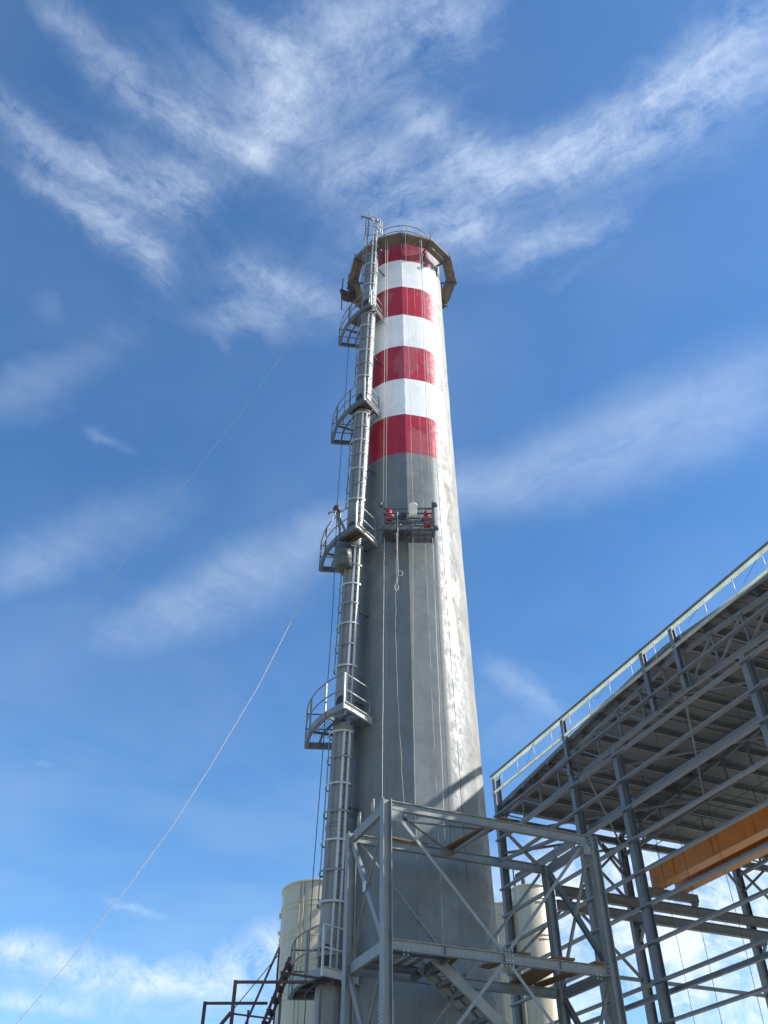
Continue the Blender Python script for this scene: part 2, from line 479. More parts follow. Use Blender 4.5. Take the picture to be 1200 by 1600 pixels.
def chimney_mat(name, paint, paint2, edge_lo, edge_hi, z_lo, z_hi, jag=7.0, rough=.33, speck=.7, lit_gain=1.0, bare_c=((.23, .225, .20), (.30, .292, .262))):
    """gloss paint over concrete; the painters have not reached the far right yet (edge = degrees round from the joint)"""
    m, n, bs = new_mat(name)
    geo = n.new('ShaderNodeNewGeometry').outputs['Position']
    sp = n.new('ShaderNodeSeparateXYZ')
    n.set(sp.inputs[0], n.v('SUBTRACT', geo, (AX, AY, 0)))
    ang = n.m('MULTIPLY', n.m('ARCTAN2', sp.outputs[1], sp.outputs[0]), 180 / PI)      # -180..180
    th = n.m('SUBTRACT', ang, math.degrees(JOINT))
    cyl = n.new('ShaderNodeCombineXYZ')                # unrolled surface, metres
    n.set(cyl.inputs[0], n.m('MULTIPLY', ang, 1.95 * PI / 180))
    n.set(cyl.inputs[1], sp.outputs[2])
    cp = cyl.outputs[0]
    blot = n.noise(cp, 1.1, 7, .62, .4)
    fine = n.noise(cp, 11, 6, .65, .2)
    streak = n.noise(n.v('MULTIPLY', cp, (7, .18, 1)), 1.0, 6, .65)
    lump = n.noise(n.v('MULTIPLY', cp, (1.4, .8, 1)), 4.5, 5, .6, .6)
    band = n.noise(n.v('MULTIPLY', cp, (.25, 1.6, 1)), 1.0, 4, .6)
    # concrete underneath: pale grey, tan stains, darker blotches
    conc = n.mix(n.ramp(blot, .38, .62), bare_c[0], bare_c[1])
    conc = n.mix(n.ramp(n.noise(n.v('MULTIPLY', cp, (3, .5, 1)), 1.0, 5, .6), .52, .72, 0, .6), conc, (.33, .28, .20))
    conc = n.mix(n.ramp(fine, .54, .70, 0, .5), conc, (.21, .21, .195))
    pnt = n.mix(n.ramp(blot, .35, .65), paint2, paint)
    pnt = n.mix(n.ramp(streak, .40, .75, 0, .14), pnt, tuple(q * .72 for q in paint))
    pnt = n.mix(n.ramp(streak, .60, .42, 0, .10), pnt, tuple(min(1, q * 1.3 + .02) for q in paint))
    # tone factor for painted sunlight right of the joint, neutral for every paint
    pnt = n.mix(n.ramp(th, -.12, .12), pnt, n.mix(1.0, pnt, (lit_gain, lit_gain, lit_gain), 'MULTIPLY'))
    edge = n.ramp(sp.outputs[2], z_lo, z_hi, edge_lo, edge_hi, False)
    e2 = n.m('ADD', edge, n.m('MULTIPLY', n.m('SUBTRACT', n.noise(cp, .9, 6, .6), .5), jag * 3))
    e2 = n.m('ADD', e2, n.m('MULTIPLY', n.m('SUBTRACT', n.noise(cp, 8, 4, .65), .5), jag * .28))
    bare = n.ramp(n.m('SUBTRACT', th, e2), -.35, .35)
    far = n.ramp(n.m('ABSOLUTE', n.m('SUBTRACT', th, 118)), 100, 60)     # only on the sunny side
    # thin paint near the edge lets light specks through
    thin = n.ramp(n.m('SUBTRACT', th, e2), -18, 0)
    spk = n.noise(cp, 5.5, 6, .68, .3)
    sp_f = n.m('MULTIPLY', n.ramp(n.m('ADD', spk, n.m('MULTIPLY', thin, .15)), .60, .66), n.m('MULTIPLY', thin, speck))
    primer = n.mix(n.ramp(blot, .4, .6), (.46, .46, .43), (.36, .36, .335))
    pnt = n.mix(n.m('MULTIPLY', sp_f, .8), pnt, primer)
    # whitewash patches with hard ragged outlines on the bare strip, dark scuffs beside them
    ws = n.ramp(n.noise(n.v('MULTIPLY', cp, (1, .55, 1)), 1.5, 7, .62, .5), .505, .53)
    conc = n.mix(n.m('MULTIPLY', ws, n.ramp(th, 66, 52)), conc, (.42, .42, .38))
    scuff = n.ramp(n.noise(n.v('MULTIPLY', cp, (1.2, 1, 1)), 5.0, 7, .72, .8), .56, .62, 0, .55)
    conc = n.mix(n.m('MULTIPLY', scuff, n.ramp(blot, .55, .42)), conc, (.17, .175, .165))
    col = n.mix(n.m('MULTIPLY', bare, far), pnt, conc)
    # hairline seams and drips running down, at fixed angles
    for a, wd, amt, tone in ((0.0, .14, .75, (.06, .07, .075)), (17.5, .10, .55, (.80, .80, .76)), (30, .11, .6, (.08, .085, .085)), (43, .08, .35, (.1, .1, .1)), (-21, .08, .35, (.06, .07, .07)), (52, .08, .5, (.07, .075, .075))):
        wob = n.m('MULTIPLY', n.m('SUBTRACT', n.noise(n.v('MULTIPLY', cp, (.01, 1, 1)), 1.3, 5, .7), .5), 1.6)
        dd = n.m('ABSOLUTE', n.m('SUBTRACT', n.m('ADD', th, wob), a))
        ln = n.m('MULTIPLY', n.ramp(dd, wd * 2.2, wd * .6), amt)
        ln = n.m('MULTIPLY', ln, n.ramp(band, .38, .56))
        col = n.mix(ln, col, tone)
    zf_ = n.m('ABSOLUTE', n.m('SUBTRACT', n.m('FRACT', n.m('MULTIPLY', n.m('ADD', sp.outputs[2], n.m('MULTIPLY', blot, .05)), 1 / 2.44)), .5))
    pour = n.m('MULTIPLY', n.ramp(zf_, .008, .002), n.ramp(n.noise(cp, 1.7, 4, .6), .40, .60, 0, .38))
    col = n.mix(pour, col, (.10, .105, .10))
    patch = n.m('MULTIPLY', n.ramp(n.noise(n.v('MULTIPLY', cp, (1, .6, 1)), .55, 4, .55), .55, .60), .16)
    col = n.mix(patch, col, (.33, .34, .32))
    soot = n.m('MULTIPLY', n.ramp(n.m('ADD', sp.outputs[2], n.m('MULTIPLY', streak, 3.0)), 37.5, 41.5), .45)
    col = n.mix(soot, col, (.05, .045, .045))
    n.l.new(col, bs.inputs['Base Color'])
    rg = n.m('ADD', n.ramp(lump, .3, .7, rough - .06, rough + .16), n.m('MULTIPLY', n.m('MULTIPLY', bare, far), .30))
    n.set(bs.inputs['Roughness'], rg)
    bs.inputs['Specular IOR Level'].default_value = .5
    h = n.m('ADD', n.m('MULTIPLY', lump, .25), n.m('ADD', n.m('MULTIPLY', fine, .55), n.m('MULTIPLY', blot, .4)))
    bump(n, bs, h, .36, .012)
    return m


M['shaft'] = chimney_mat('grey chimney paint', (.162, .176, .172), (.132, .145, .143), 66, 45, 9, 19.0, 6, .46, .35, 1.0, ((.23, .225, .20), (.30, .292, .262)))
M['band_red'] = chimney_mat('red band paint', (.40, .018, .034), (.33, .015, .028), 43.5, 48, 24, 36, 1.0, .36, .8, 1.0)
M['band_white'] = chimney_mat('white band paint', (.82, .82, .78), (.75, .75, .715), 58, 62, 26, 37, 6, .36, .3, 1.0)

m_, n_, b_ = new_mat('ground gravel')
p_ = n_.new('ShaderNodeNewGeometry').outputs['Position']
c_ = n_.mix(n_.ramp(n_.noise(p_, .35, 6, .6), .35, .65), (.33, .295, .24), (.44, .395, .325))
c_ = n_.mix(n_.ramp(n_.noise(p_, 9, 4, .6), .45, .7, 0, .6), c_, (.18, .17, .15))
n_.l.new(c_, b_.inputs['Base Color'])
b_.inputs['Roughness'].default_value = .9
bump(n_, b_, n_.noise(p_, 14, 5, .6), .5, .03)
M['ground'] = m_
m_, n_, b_ = new_mat('concrete slab')
p_ = n_.new('ShaderNodeNewGeometry').outputs['Position']
c_ = n_.mix(n_.ramp(n_.noise(p_, .8, 6, .6), .35, .65), (.42, .40, .35), (.52, .50, .45))
n_.l.new(c_, b_.inputs['Base Color'])
b_.inputs['Roughness'].default_value = .85
M['slab'] = m_

# ------------------------------------------------------------------ ground
g = MB()
N = 40
for i in range(N):
    a0, a1 = 2 * PI * i / N, 2 * PI * (i + 1) / N
    k = len(g.vs)
    g.add([(0, 0, 0), (3000 * math.cos(a0), 3000 * math.sin(a0), 0), (3000 * math.cos(a1), 3000 * math.sin(a1), 0)], [(0, 1, 2)])
obj('ground', g, M['ground'], kind='structure')
obj('concrete_slab', MB().box((6, 30, .05), (46, 44, .1)), M['slab'], kind='structure')

# ------------------------------------------------------------------ chimney
chimney = thing('chimney', (AX, AY, 0), 'tall tapering concrete chimney in grey paint with red and white bands at its top', 'chimney')
SEG = 12
SUB = 14
ANG = []
KINK = [1.0, .12, .08, .10, .08, .08, .08, .08, .08, .08, .10, .45]     # how flat each formwork panel is
for q in range(SEG):
    for j in range(SUB):
        ANG.append((JOINT + 2 * PI * (q + j / SUB) / SEG, q, j / SUB))


def ring_r(z, q, t):
    """flattened formwork panels with a small step at each joint"""
    r = rad(z)
    phi = (t - .5) * 2 * PI / SEG
    half = PI / SEG
    flat = r * math.cos(half) / math.cos(phi)
    e = min(t, 1 - t)
    k = KINK[q] * (1 - .45 * t if q == 0 else t if q == SEG - 1 else 1)
    return r + (flat - r) * k


def shell(z0, z1, dz=.7):
    mb = MB()
    rows = max(1, round((z1 - z0) / dz))
    for k in range(rows + 1):
        z = z0 + (z1 - z0) * k / rows
        wob = .006 * math.sin(z * 2.1) + .004 * math.sin(z * 5.3 + 1)
        for a, q, t in ANG:
            r = ring_r(z, q, t) + wob * math.sin(a * 3 + z * .4)
            mb.vs.append(Vector((AX + r * math.cos(a), AY + r * math.sin(a), z)))
    n = len(ANG)
    for k in range(rows):
        for i in range(n):
            mb.fs.append((k * n + i, k * n + (i + 1) % n, (k + 1) * n + (i + 1) % n, (k + 1) * n + i))
            mb.sm.append(True)
    return mb


Z_BAND = [24.3, 26.4, 28.52, 30.62, 32.8, 34.9, 37.04, 39.15]


def sharp_joints(o, width=.02):
    """keep the crease at the strong formwork joints"""
    me = o.data
    n = len(ANG)
    idx = {i for i, (a, q, t) in enumerate(ANG) if t == 0 and q == 0}
    at = me.attributes.new('sharp_edge', 'BOOLEAN', 'EDGE')
    vals = [False] * len(me.edges)
    for e in me.edges:
        a, b = e.vertices
        if abs(a - b) % n == 0 and a % n in idx:
            vals[e.index] = True
    at.data.foreach_set('value', vals)


o = obj('shaft', shell(0, Z_BAND[0]), M['shaft'], chimney, origin=(AX, AY, 0))
sharp_joints(o)
for k in range(7):
    red = k % 2 == 0
    o = obj('red_band' if red else 'white_band', shell(Z_BAND[k], Z_BAND[k + 1]), M['band_red' if red else 'band_white'], chimney, origin=(AX, AY, Z_BAND[k]))
    sharp_joints(o)
# open head: rim and dark flue
mb = MB().lathe((AX, AY, 0), [(1.835, 39.15), (1.86, 39.16), (1.86, 39.26), (1.55, 39.26), (1.55, 36.0), (0.02, 36.0)], 72)
obj('rim', mb, M['tube'], chimney)
# railing round the head
for zz in (39.62, 40.1):
    mb = MB().tube([(AX + 1.8 * math.cos(2 * PI * i / 60), AY + 1.8 * math.sin(2 * PI * i / 60), zz) for i in range(60)], .022, 6, True)
    obj('head_rail', mb, M['galv'], chimney)
for i in range(10):
    a = R(-118 + 36 * i)
    p = Vector((AX + 1.8 * math.cos(a), AY + 1.8 * math.sin(a), 39.24))
    obj('rail_post', MB().tube([p, p + Vector((0, 0, .88))], .024, 6), M['galv'], chimney)

# hanging scaffold: a ring of boards slung round the chimney just below its top
ZS = 38.0
sc = thing('hanging_scaffold', (AX, AY, ZS), 'ring of weathered scaffold boards slung around the top of the chimney', 'scaffold')
OFF = [random.uniform(-.05, .07) for i in range(12)]
TILT = [random.uniform(-.02, .04) for i in range(12)]
for i in range(12):
    a0, a1 = R(-90 + 30 * i), R(-60 + 30 * i)
    tilt = random.uniform(-.05, .05)
    mid = (a0 + a1) / 2
    er = Vector((math.cos(mid), math.sin(mid), 0))
    et = Vector((-math.sin(mid), math.cos(mid), 0))
    half0, half1 = 2.0 * math.tan(R(15)), 2.62 * math.tan(R(15))
    for j in range(2):
        r0 = 2.06 + OFF[i] + j * .238
        r1 = r0 + .235
        h0, h1 = r0 * math.tan(R(15)) + .05, r1 * math.tan(R(15)) + .05
        lift = random.uniform(-.02, .03) + .035 * (i % 2) + TILT[i] * (j * 2 - 1)
        e0, e1 = random.uniform(0, .09), random.uniform(0, .09)
        ctr = Vector((AX, AY, ZS + lift))
        q = [ctr + er * r0 - et * (h0 + e0), ctr + er * r0 + et * (h0 + e1), ctr + er * r1 + et * (h1 + e1), ctr + er * r1 - et * (h1 + e0)]
        up = Vector((0, 0, .045))
        mb = MB().add(q + [p + up for p in q], [(3, 2, 1, 0), (4, 5, 6, 7), (0, 1, 5, 4), (1, 2, 6, 5), (2, 3, 7, 6), (3, 0, 4, 7)])
        obj('board', mb, M['wood'], sc)
    # toe sheet on the outside edge
    ctr = Vector((AX, AY, ZS))
    pa, pb = ctr + Vector((math.cos(a0), math.sin(a0), 0)) * 2.62, ctr + Vector((math.cos(a1), math.sin(a1), 0)) * 2.62
    d = (pb - pa).normalized()
    mb = MB().box((pa + pb) / 2 + Vector((0, 0, .09 + tilt)), ((pb - pa).length * random.uniform(.6, .97), .03, .12), (d, Vector((-d.y, d.x, 0)), Vector((0, 0, 1))))
    obj('toe_board', mb, M['wood'], sc)
for i in range(12):
    a = R(-90 + 30 * i)
    er = Vector((math.cos(a), math.sin(a), 0))
    base = Vector((AX, AY, ZS - .07))
    obj('bracket', MB().beam(base + er * 1.87, base + er * 2.66, prof_R(.06, .08)), M['dark_steel'], sc)
    top = base + er * 2.6
    obj('scaffold_post', MB().tube([top + Vector((0, 0, -.15)), top + Vector((0, 0, (.35, .8, .5, .62)[i % 4]))], .026, 6), M['dark_steel'], sc)
    foot = base + er * 1.88 + Vector((0, 0, -.85))
    if i in (0, 2, 3, 8, 11):
        obj('strut', MB().beam(foot, base + er * 1.9, prof_R(.05, .05)), M['dark_steel'], sc)
obj('hanging_hook', MB().beam((AX + 1.05, AY - 1.62, 37.95), (AX + 1.05, AY - 1.62, 36.9), prof_R(.10, .08)).box((AX + 1.05, AY - 1.66, 36.85), (.2, .12, .12)), M['dark_steel'], sc)

# dark bundle tied at the left end of the scaffold
mb = MB()
for k in range(9):
    c0 = Vector((-1.75, 23.95, 37.0)) + Vector((random.uniform(-.18, .22), random.uniform(-.2, .2), random.uniform(-.45, .55)))
    pts = [c0 + Vector((random.uniform(-.16, .16), random.uniform(-.12, .12), -.3 + .12 * j)) for j in range(6)]
    mb.tube(pts, [.06, .12, .15, .14, .11, .05], 7)
tag(obj('rope_bundle', mb, M['cloth']), 'dark bundle of ropes and cloth hanging at the left edge of the scaffold ring', 'bundle')
mb = MB().tube([(-1.98, 23.9, 35.6), (-2.0, 23.92, 36.9), (-1.99, 23.9, 38.2)], .03, 6)
tag(obj('hanging_pole', mb, M['dark_steel']), 'thin dark pole hanging upright left of the dark bundle on the scaffold', 'pole')

# ------------------------------------------------------------------ ladder tube and its caged ladders
def tube_c(z):
    return Vector((-1.5 + .0255 * z, 23.1 - .031 * z, z))


TR = .31
Z_PLAT = [6.92, 13.56, 20.1, 26.48, 32.52]
A_PLAT = [(-135.2, -178.0), (-128.0, -177.3), (-125.0, -174.5), (-122.8, -174.5), (-119.3, -171.0)]
R_PLAT = [3.2, 3.2, 3.1, 2.95, 2.88]
tube = thing('ladder_tube', tube_c(0), 'round grey sheet metal tube standing up the left side of the chimney beside the ladders', 'duct')
mb = MB()
seg = []
for i in range(39):
    z = min(36.9, i * 1.0)
    seg.append(tube_c(z))
mb.tube(seg, TR, 28)
obj('shell', mb, M['tube'], tube)
for i in range(12):
    c = tube_c(1.4 + 3.1 * i)
    mb = MB().lathe(c, [(TR, -.05), (TR + .022, -.05), (TR + .022, .05), (TR, .05)], 28)
    obj('flange', mb, M['tube'], tube)
    er = Vector((AX, AY, c.z)) - c
    er.z = 0
    n_ = er.normalized()
    d_ = er.length - rad(c.z)
    side = Vector((n_.y, -n_.x, 0))
    for s_ in (1, -1):
        p = c + side * (.25 * s_) + Vector((0, 0, .5))
        obj('bracket', MB().beam(p + n_ * .15, p + n_ * (d_ + .08), prof_L(.07, .01)), M['dark_steel'], tube)
# arched doorways at the landings: dark sheets painting the shade inside the openings
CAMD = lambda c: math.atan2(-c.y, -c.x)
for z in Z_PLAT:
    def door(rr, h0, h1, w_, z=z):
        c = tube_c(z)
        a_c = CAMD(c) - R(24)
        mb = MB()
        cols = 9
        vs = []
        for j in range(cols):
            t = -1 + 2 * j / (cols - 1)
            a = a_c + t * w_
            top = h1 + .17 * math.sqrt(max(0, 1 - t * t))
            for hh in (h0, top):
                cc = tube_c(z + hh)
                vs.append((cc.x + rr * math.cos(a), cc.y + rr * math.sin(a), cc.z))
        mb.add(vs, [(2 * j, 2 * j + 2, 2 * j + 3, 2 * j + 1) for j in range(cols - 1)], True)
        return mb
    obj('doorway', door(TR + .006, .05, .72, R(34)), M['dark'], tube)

def ladder(z0, z1, label, top=False):
    c0, c1 = tube_c(z0), tube_c(z1)
    t = thing('caged_ladder', c0, label, 'ladder', 'caged ladders up the chimney')
    ax = (c1 - c0).normalized()
    cam_a = CAMD((c0 + c1) / 2)

    def at(z, ang, r):
        c = tube_c(z)
        return Vector((c.x + r * math.cos(ang), c.y + r * math.sin(ang), z))
    # ladder: two stiles and rungs on the camera side of the tube
    a_s = (cam_a + R(3), cam_a + R(27))
    for a in a_s:
        obj('stile', MB().beam(at(z0, a, TR + .05), at(z1, a, TR + .05), prof_R(.035, .05)), M['galv_bright'], t)
    first = None
    z = z0 + .15
    while z < z1:
        p, q = at(z, a_s[0], TR + .05), at(z, a_s[1], TR + .05)
        if first is None:
            first = obj('rung', MB().beam(p, q, prof_R(.025, .025)), M['galv'], t)
        else:
            share(first, 'rung', t, (p + q) / 2)
        z += .3
    RC = .40
    zb = z0 + (1.65 if z0 > 5 else .2)
    for d_ in (5, 28, -38, -72, -108):
        a = cam_a + R(d_)
        rad_v = Vector((math.cos(a), math.sin(a), 0))
        obj('strap', MB().beam(at(zb, a, RC), at(z1, a, RC), [(-.03, -.005), (.03, -.005), (.03, .005), (-.03, .005)], up=rad_v), M['galv_bright'] if d_ > 0 else M['galv'], t)  # sun-facing straps get the brighter steel, painting their sunlight
    z = zb
    k_h = 0
    while z <= z1 + .01:
        pts = [at(z, cam_a + R(-118 + 7 * k) , RC + .012) for k in range(24)]
        pts = [at(z, cam_a + R(-128), TR + .02)] + pts + [at(z, cam_a + R(52), TR + .02)]
        mb = MB()
        for p, q in zip(pts[:-1], pts[1:]):
            mb.beam(p, q, prof_R(.012, .05))
        obj('hoop', mb, M['tube'] if k_h % 2 else M['galv_bright'], t)
        k_h += 1
        z += (z1 - zb) / max(1, round((z1 - zb) / .72))
    return t


names = ['caged ladder between the lowest and the second landing of the chimney', 'caged ladder between the second and the third landing of the chimney', 'caged ladder from the landing with the drum up to the next one', 'caged ladder between the fourth and the topmost landing', 'topmost caged ladder rising above the scaffold ring']
ladder(Z_PLAT[0] + .2, Z_PLAT[1] - .25, names[0])
ladder(Z_PLAT[1] + .2, Z_PLAT[2] - .25, names[1])
ladder(Z_PLAT[2] + .2, Z_PLAT[3] - .25, names[2])
ladder(Z_PLAT[3] + .2, Z_PLAT[4] - .25, names[3])
lt = ladder(Z_PLAT[4] + .2, 39.6, names[4], True)
ladder(.4, 4.2, 'lowest ladder running down behind the steel frame below the bottom landing')

# landing cage at the very top: small gate frame and clamps around the ladder head
for dx, h in ((-.34, 1.75), (-.2, 2.1), (.18, 1.6), (.34, 1.5), (.42, 1.25)):
    p = tube_c(38.2) + Vector((dx, -.42 + abs(dx) * .4, 0))
    obj('upright', MB().tube([p, p + Vector((0.02, 0, h))], .026, 6), M['galv_bright'] if dx > 0 else M['galv'], lt)  # sun-side uprights use the sunlit copy of the steel
p = tube_c(39.2)
obj('clamp_bar', MB().beam(p + Vector((-.55, -.5, .35)), p + Vector((.25, -.45, -.12)), prof_R(.05, .06)).box(p + Vector((-.55, -.5, .22)), (.06, .06, .2)), M['dark_steel'], lt)
obj('clamp_bar', MB().beam(p + Vector((-.1, -.5, .15)), p + Vector((.42, -.35, -.45)), prof_R(.06, .08)), M['galv_bright'], lt)

# ------------------------------------------------------------------ landings
plat_lab = ['lowest curved landing with a dark solid floor behind the steel frame',
            'second lowest curved landing with open railing beside the arched doorway',
            'middle curved landing carrying the hoist stand with the drum slung below',
            'second highest curved landing beside the lowest red and white bands',
            'topmost curved landing just below the scaffold ring']
for pi_, (z, (aA, aB), rp) in enumerate(zip(Z_PLAT, A_PLAT, R_PLAT)):
    a0, a1 = R(aB), R(aA)
    rw = rad(z) + .01
    ctr = Vector((AX, AY, z))
    t = thing('landing_platform', (AX + rp * math.cos((a0 + a1) / 2), AY + rp * math.sin((a0 + a1) / 2), z), plat_lab[pi_], 'platform', 'curved landings on the chimney')
    PM = M['galv'] if pi_ in (0, 1) else M['truss_steel']
    pt = lambda a, r, dz=0: Vector((AX + r * math.cos(a), AY + r * math.sin(a), z + dz))
    obj('curved_beam', MB().sector((AX, AY), rp - .012, rp + .012, a0, a1, z - .02, z + .18, 16).sector((AX, AY), rp - .09, rp - .012, a0, a1, z - .02, z - .005, 16), PM, t)
    for a in (a0, a1):
        sgn = 1 if a == a0 else -1
        mb = MB().beam(pt(a, rw, .08), pt(a, rp + .01, .08), prof_C(.2, .07, .01, sgn))
        obj('end_beam', mb, M['galv_bright'] if a == a1 else PM, t)  # brighter steel paints sunlight on the end beam facing the sun
    # light framing under the floor, open grating above it
    for j in range(1, 3):
        r = rw + (rp - rw) * j / 3
        mb = MB()
        n = 8
        for i in range(n):
            b0, b1 = a0 + (a1 - a0) * i / n, a0 + (a1 - a0) * (i + 1) / n
            mb.beam(pt(b0, r, .03), pt(b1, r, .03), prof_R(.05, .06))
        obj('floor_bearer', mb, M['dark_steel'], t)
    for f in (.33, .7):
        a = a0 + (a1 - a0) * f
        obj('floor_bearer', MB().beam(pt(a, rw, .06), pt(a, rp - .02, .06), prof_R(.05, .07)), M['dark_steel'], t)
    if pi_ == 0:
        obj('floor_plate', MB().sector((AX, AY), rw, rp - .02, a0 + .004, a1 - .004, z + .1, z + .115, 16), M['dark_steel'], t)
    else:
        mb = MB()
        nb = 15
        for j in range(nb):            # grating bars, thin and standing on edge
            r = rw + .04 + (rp - rw - .08) * j / (nb - 1)
            for i in range(6):
                b0, b1 = a0 + (a1 - a0) * i / 6, a0 + (a1 - a0) * (i + 1) / 6
                mb.beam(pt(b0, r, .125), pt(b1, r, .125), prof_R(.006, .03))
        obj('grating', mb, M['galv'], t)
        # a board lies on the front part in the photograph
    posts = [0, .36, .72, 1] if pi_ != 4 else [0, .5, 1]
    for f in posts:
        a = a0 + (a1 - a0) * f
        obj('post', MB().beam(pt(a, rp + .02, -.02), pt(a, rp + .02, 1.1), prof_R(.045, .045), up=(math.cos(a), math.sin(a), 0)), M['galv_bright'] if f == 1 else PM, t)  # end post on the sun side in the sunlit copy
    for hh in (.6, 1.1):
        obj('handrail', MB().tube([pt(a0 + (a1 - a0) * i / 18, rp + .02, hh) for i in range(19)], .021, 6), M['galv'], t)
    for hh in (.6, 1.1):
        obj('side_rail', MB().tube([pt(a1, rp + .02, hh), pt(a1, rw + .12, hh)], .021, 6), M['galv_bright'], t)  # sun-side rail painted brighter as the lit one
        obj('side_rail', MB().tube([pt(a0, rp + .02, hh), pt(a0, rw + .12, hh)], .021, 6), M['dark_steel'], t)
    obj('post', MB().tube([pt(a1, rw + .12, .02), pt(a1, rw + .12, 1.1)], .021, 6), M['galv'], t)
    if pi_ in (2, 3, 4):        # boards laid over the grating near the tube
        f0, f1 = (.60, .97) if pi_ != 4 else (.45, .95)
        mb = MB().sector((AX, AY), rp - .62, rp - .05, a0 + (a1 - a0) * f0, a0 + (a1 - a0) * f1, z + .15, z + .19, 8)
        bo = obj('board', mb, M['wood'])
        tag(bo, ['', '', 'weathered board lying on the middle landing above the drum', 'weathered board lying on the second highest landing', 'weathered board lying on the topmost landing'][pi_], 'board', 'boards lying on the landings')

# tripod with pulley and drum on the middle landing
z3 = Z_PLAT[2]
tp = thing('hoist_tripod', (-1.45, 22.0, z3 + .2), 'two legged hoist stand leaning over the rail of the middle landing', 'hoist')
top = Vector((-1.60, 22.0, 21.3))
obj('leg', MB().beam(top, (-1.42, 22.1, z3 + .16), prof_R(.07, .07)), M['galv'], tp)
obj('leg', MB().beam(top, (-1.26, 21.9, z3 + .16), prof_R(.08, .08)), M['truss_steel'], tp)
mb = MB().lathe(top + Vector((0, 0, .08)), [(.01, -.17), (.11, -.14), (.14, -.04), (.14, .05), (.10, .14), (.01, .17)], 14)
obj('pulley_block', mb, M['rope_dark'], tp)
obj('pulley_hook', MB().tube([top + Vector((-.05, -.1, -.08)), top + Vector((-.26, -.1, -.16)), top + Vector((-.27, -.1, -.22))], .025, 6).tube([top + Vector((0, 0, .2)), top + Vector((0, 0, .45))], .025, 6), M['rope_dark'], tp)
dc = Vector((-1.33, 22.2, z3 - 1.12))
dr = thing('drum', dc, 'grey green metal drum slung under the middle landing', 'drum')
obj('sling', MB().tube([dc + Vector((-.24, 0, .9)), dc + Vector((0, 0, 1.1)), dc + Vector((.24, 0, .9))], .014, 5), M['rope_dark'], dr)
mb = MB().lathe(dc, [(.01, .0), (.26, .0), (.30, .02), (.30, .32), (.315, .335), (.30, .35), (.30, .64), (.315, .655), (.30, .67), (.29, .9), (.28, .92), (.01, .92)], 24)
obj('body', mb, M['drum'], dr)
obj('band', MB().lathe(dc, [(.302, .15), (.318, .16), (.318, .20), (.302, .21)], 24), M['dark_steel'], dr)

# ------------------------------------------------------------------ gondola (suspended work platform)
GZ, GY = 19.70, 21.45                     # floor height and depth
gx0, gx1 = -.04, 1.60
gd = .62
go = thing('gondola', ((gx0 + gx1) / 2, GY, GZ), 'suspended work platform with red hoists hanging on the front of the chimney', 'gondola')
def gp(x, y, z):
    return Vector((x, GY + y, GZ + z))
mb = MB()
for i in range(9):
    mb.box(gp((gx0 + gx1) / 2, -gd / 2 + .03 + i * (gd - .06) / 8, .03), (gx1 - gx0, .022, .03))
for i in range(8):
    x = gx0 + .05 + i * (gx1 - gx0 - .1) / 7
    mb.box(gp(x, 0, .0), (.035, gd, .03))
obj('floor_grating', mb, M['dark_steel'], go)
obj('floor_sheet', MB().box(gp(gx0 + .36, .05, .055), (.62, gd - .2, .012)), M['mesh_grey'], go)
for y in (-gd / 2, gd / 2):
    for zz, wd in ((.06, .05), (.34, .05), (.52, .04), (.74, .04), (.95, .045)):
        if y > 0 and zz in (.52,):
            continue
        obj('rail', MB().beam(gp(gx0, y, zz), gp(gx1, y, zz), prof_R(wd, wd)), M['dark_steel'], go)
    obj('toe_panel', MB().box(gp((gx0 + gx1) / 2 - (.35 if y < 0 else 0), y, .14), ((gx1 - gx0) * (.5 if y < 0 else .9), .012, .13)), M['mesh_grey'], go)
for i in range(5):
    x = gx0 + .1 + i * (gx1 - gx0 - .2) / 4
    obj('upright', MB().beam(gp(x, -gd / 2, .03), gp(x, -gd / 2, .64), prof_R(.03, .03)), M['dark_steel'], go)
    if i < 4:
        x2 = x + (gx1 - gx0 - .2) / 4
        obj('brace', MB().beam(gp(x, -gd / 2 - .02, .06), gp(x2, -gd / 2 - .02, .36), prof_R(.02, .03)), M['dark_steel'], go)
for x, nm in ((gx0, 'left'), (gx1, 'right')):
    fr = obj('end_frame', MB().beam(gp(x, -gd / 2, -.12), gp(x, -gd / 2, 1.22), prof_R(.07, .07)).beam(gp(x, gd / 2, -.02), gp(x, gd / 2, 1.05), prof_R(.06, .06)).beam(gp(x, -gd / 2, .03), gp(x, gd / 2, .03), prof_R(.06, .06)).beam(gp(x, -gd / 2, .95), gp(x, gd / 2, .95), prof_R(.06, .06)), M['dark_steel'], go)
    sg = 1 if x > 1 else -1
    rl = MB()
    for zz in (.06, 1.06):
        rl.lathe((0, 0, 0), [(.0, 0)], 3) if False else None
        rl.tube([gp(x + sg * .02, -gd / 2 - .06, zz), gp(x + sg * .14, -gd / 2 - .06, zz)], .085, 12)
    obj('roller', rl, M['dark_steel'], fr)
    hx = x - sg * .2
    hz = .56 if sg > 0 else .68
    ho = obj('hoist_motor', MB().box(gp(hx, -.08, hz), (.22, .26, .28)).tube([gp(hx, -.08, hz + .12), gp(hx, -.08, hz + .40)], .10, 12).tube([gp(hx - .17, -.16, hz + .04), gp(hx + .15, -.16, hz + .04)], .09, 12), M['red_motor'], go)
    obj('hoist_plate', MB().box(gp(hx, -.222, hz - .02), (.16, .02, .14)), M['galv'], ho)
    obj('hoist_cap', MB().tube([gp(hx, -.08, hz + .40), gp(hx, -.08, hz + .46)], .07, 10), M['dark_steel'], ho)
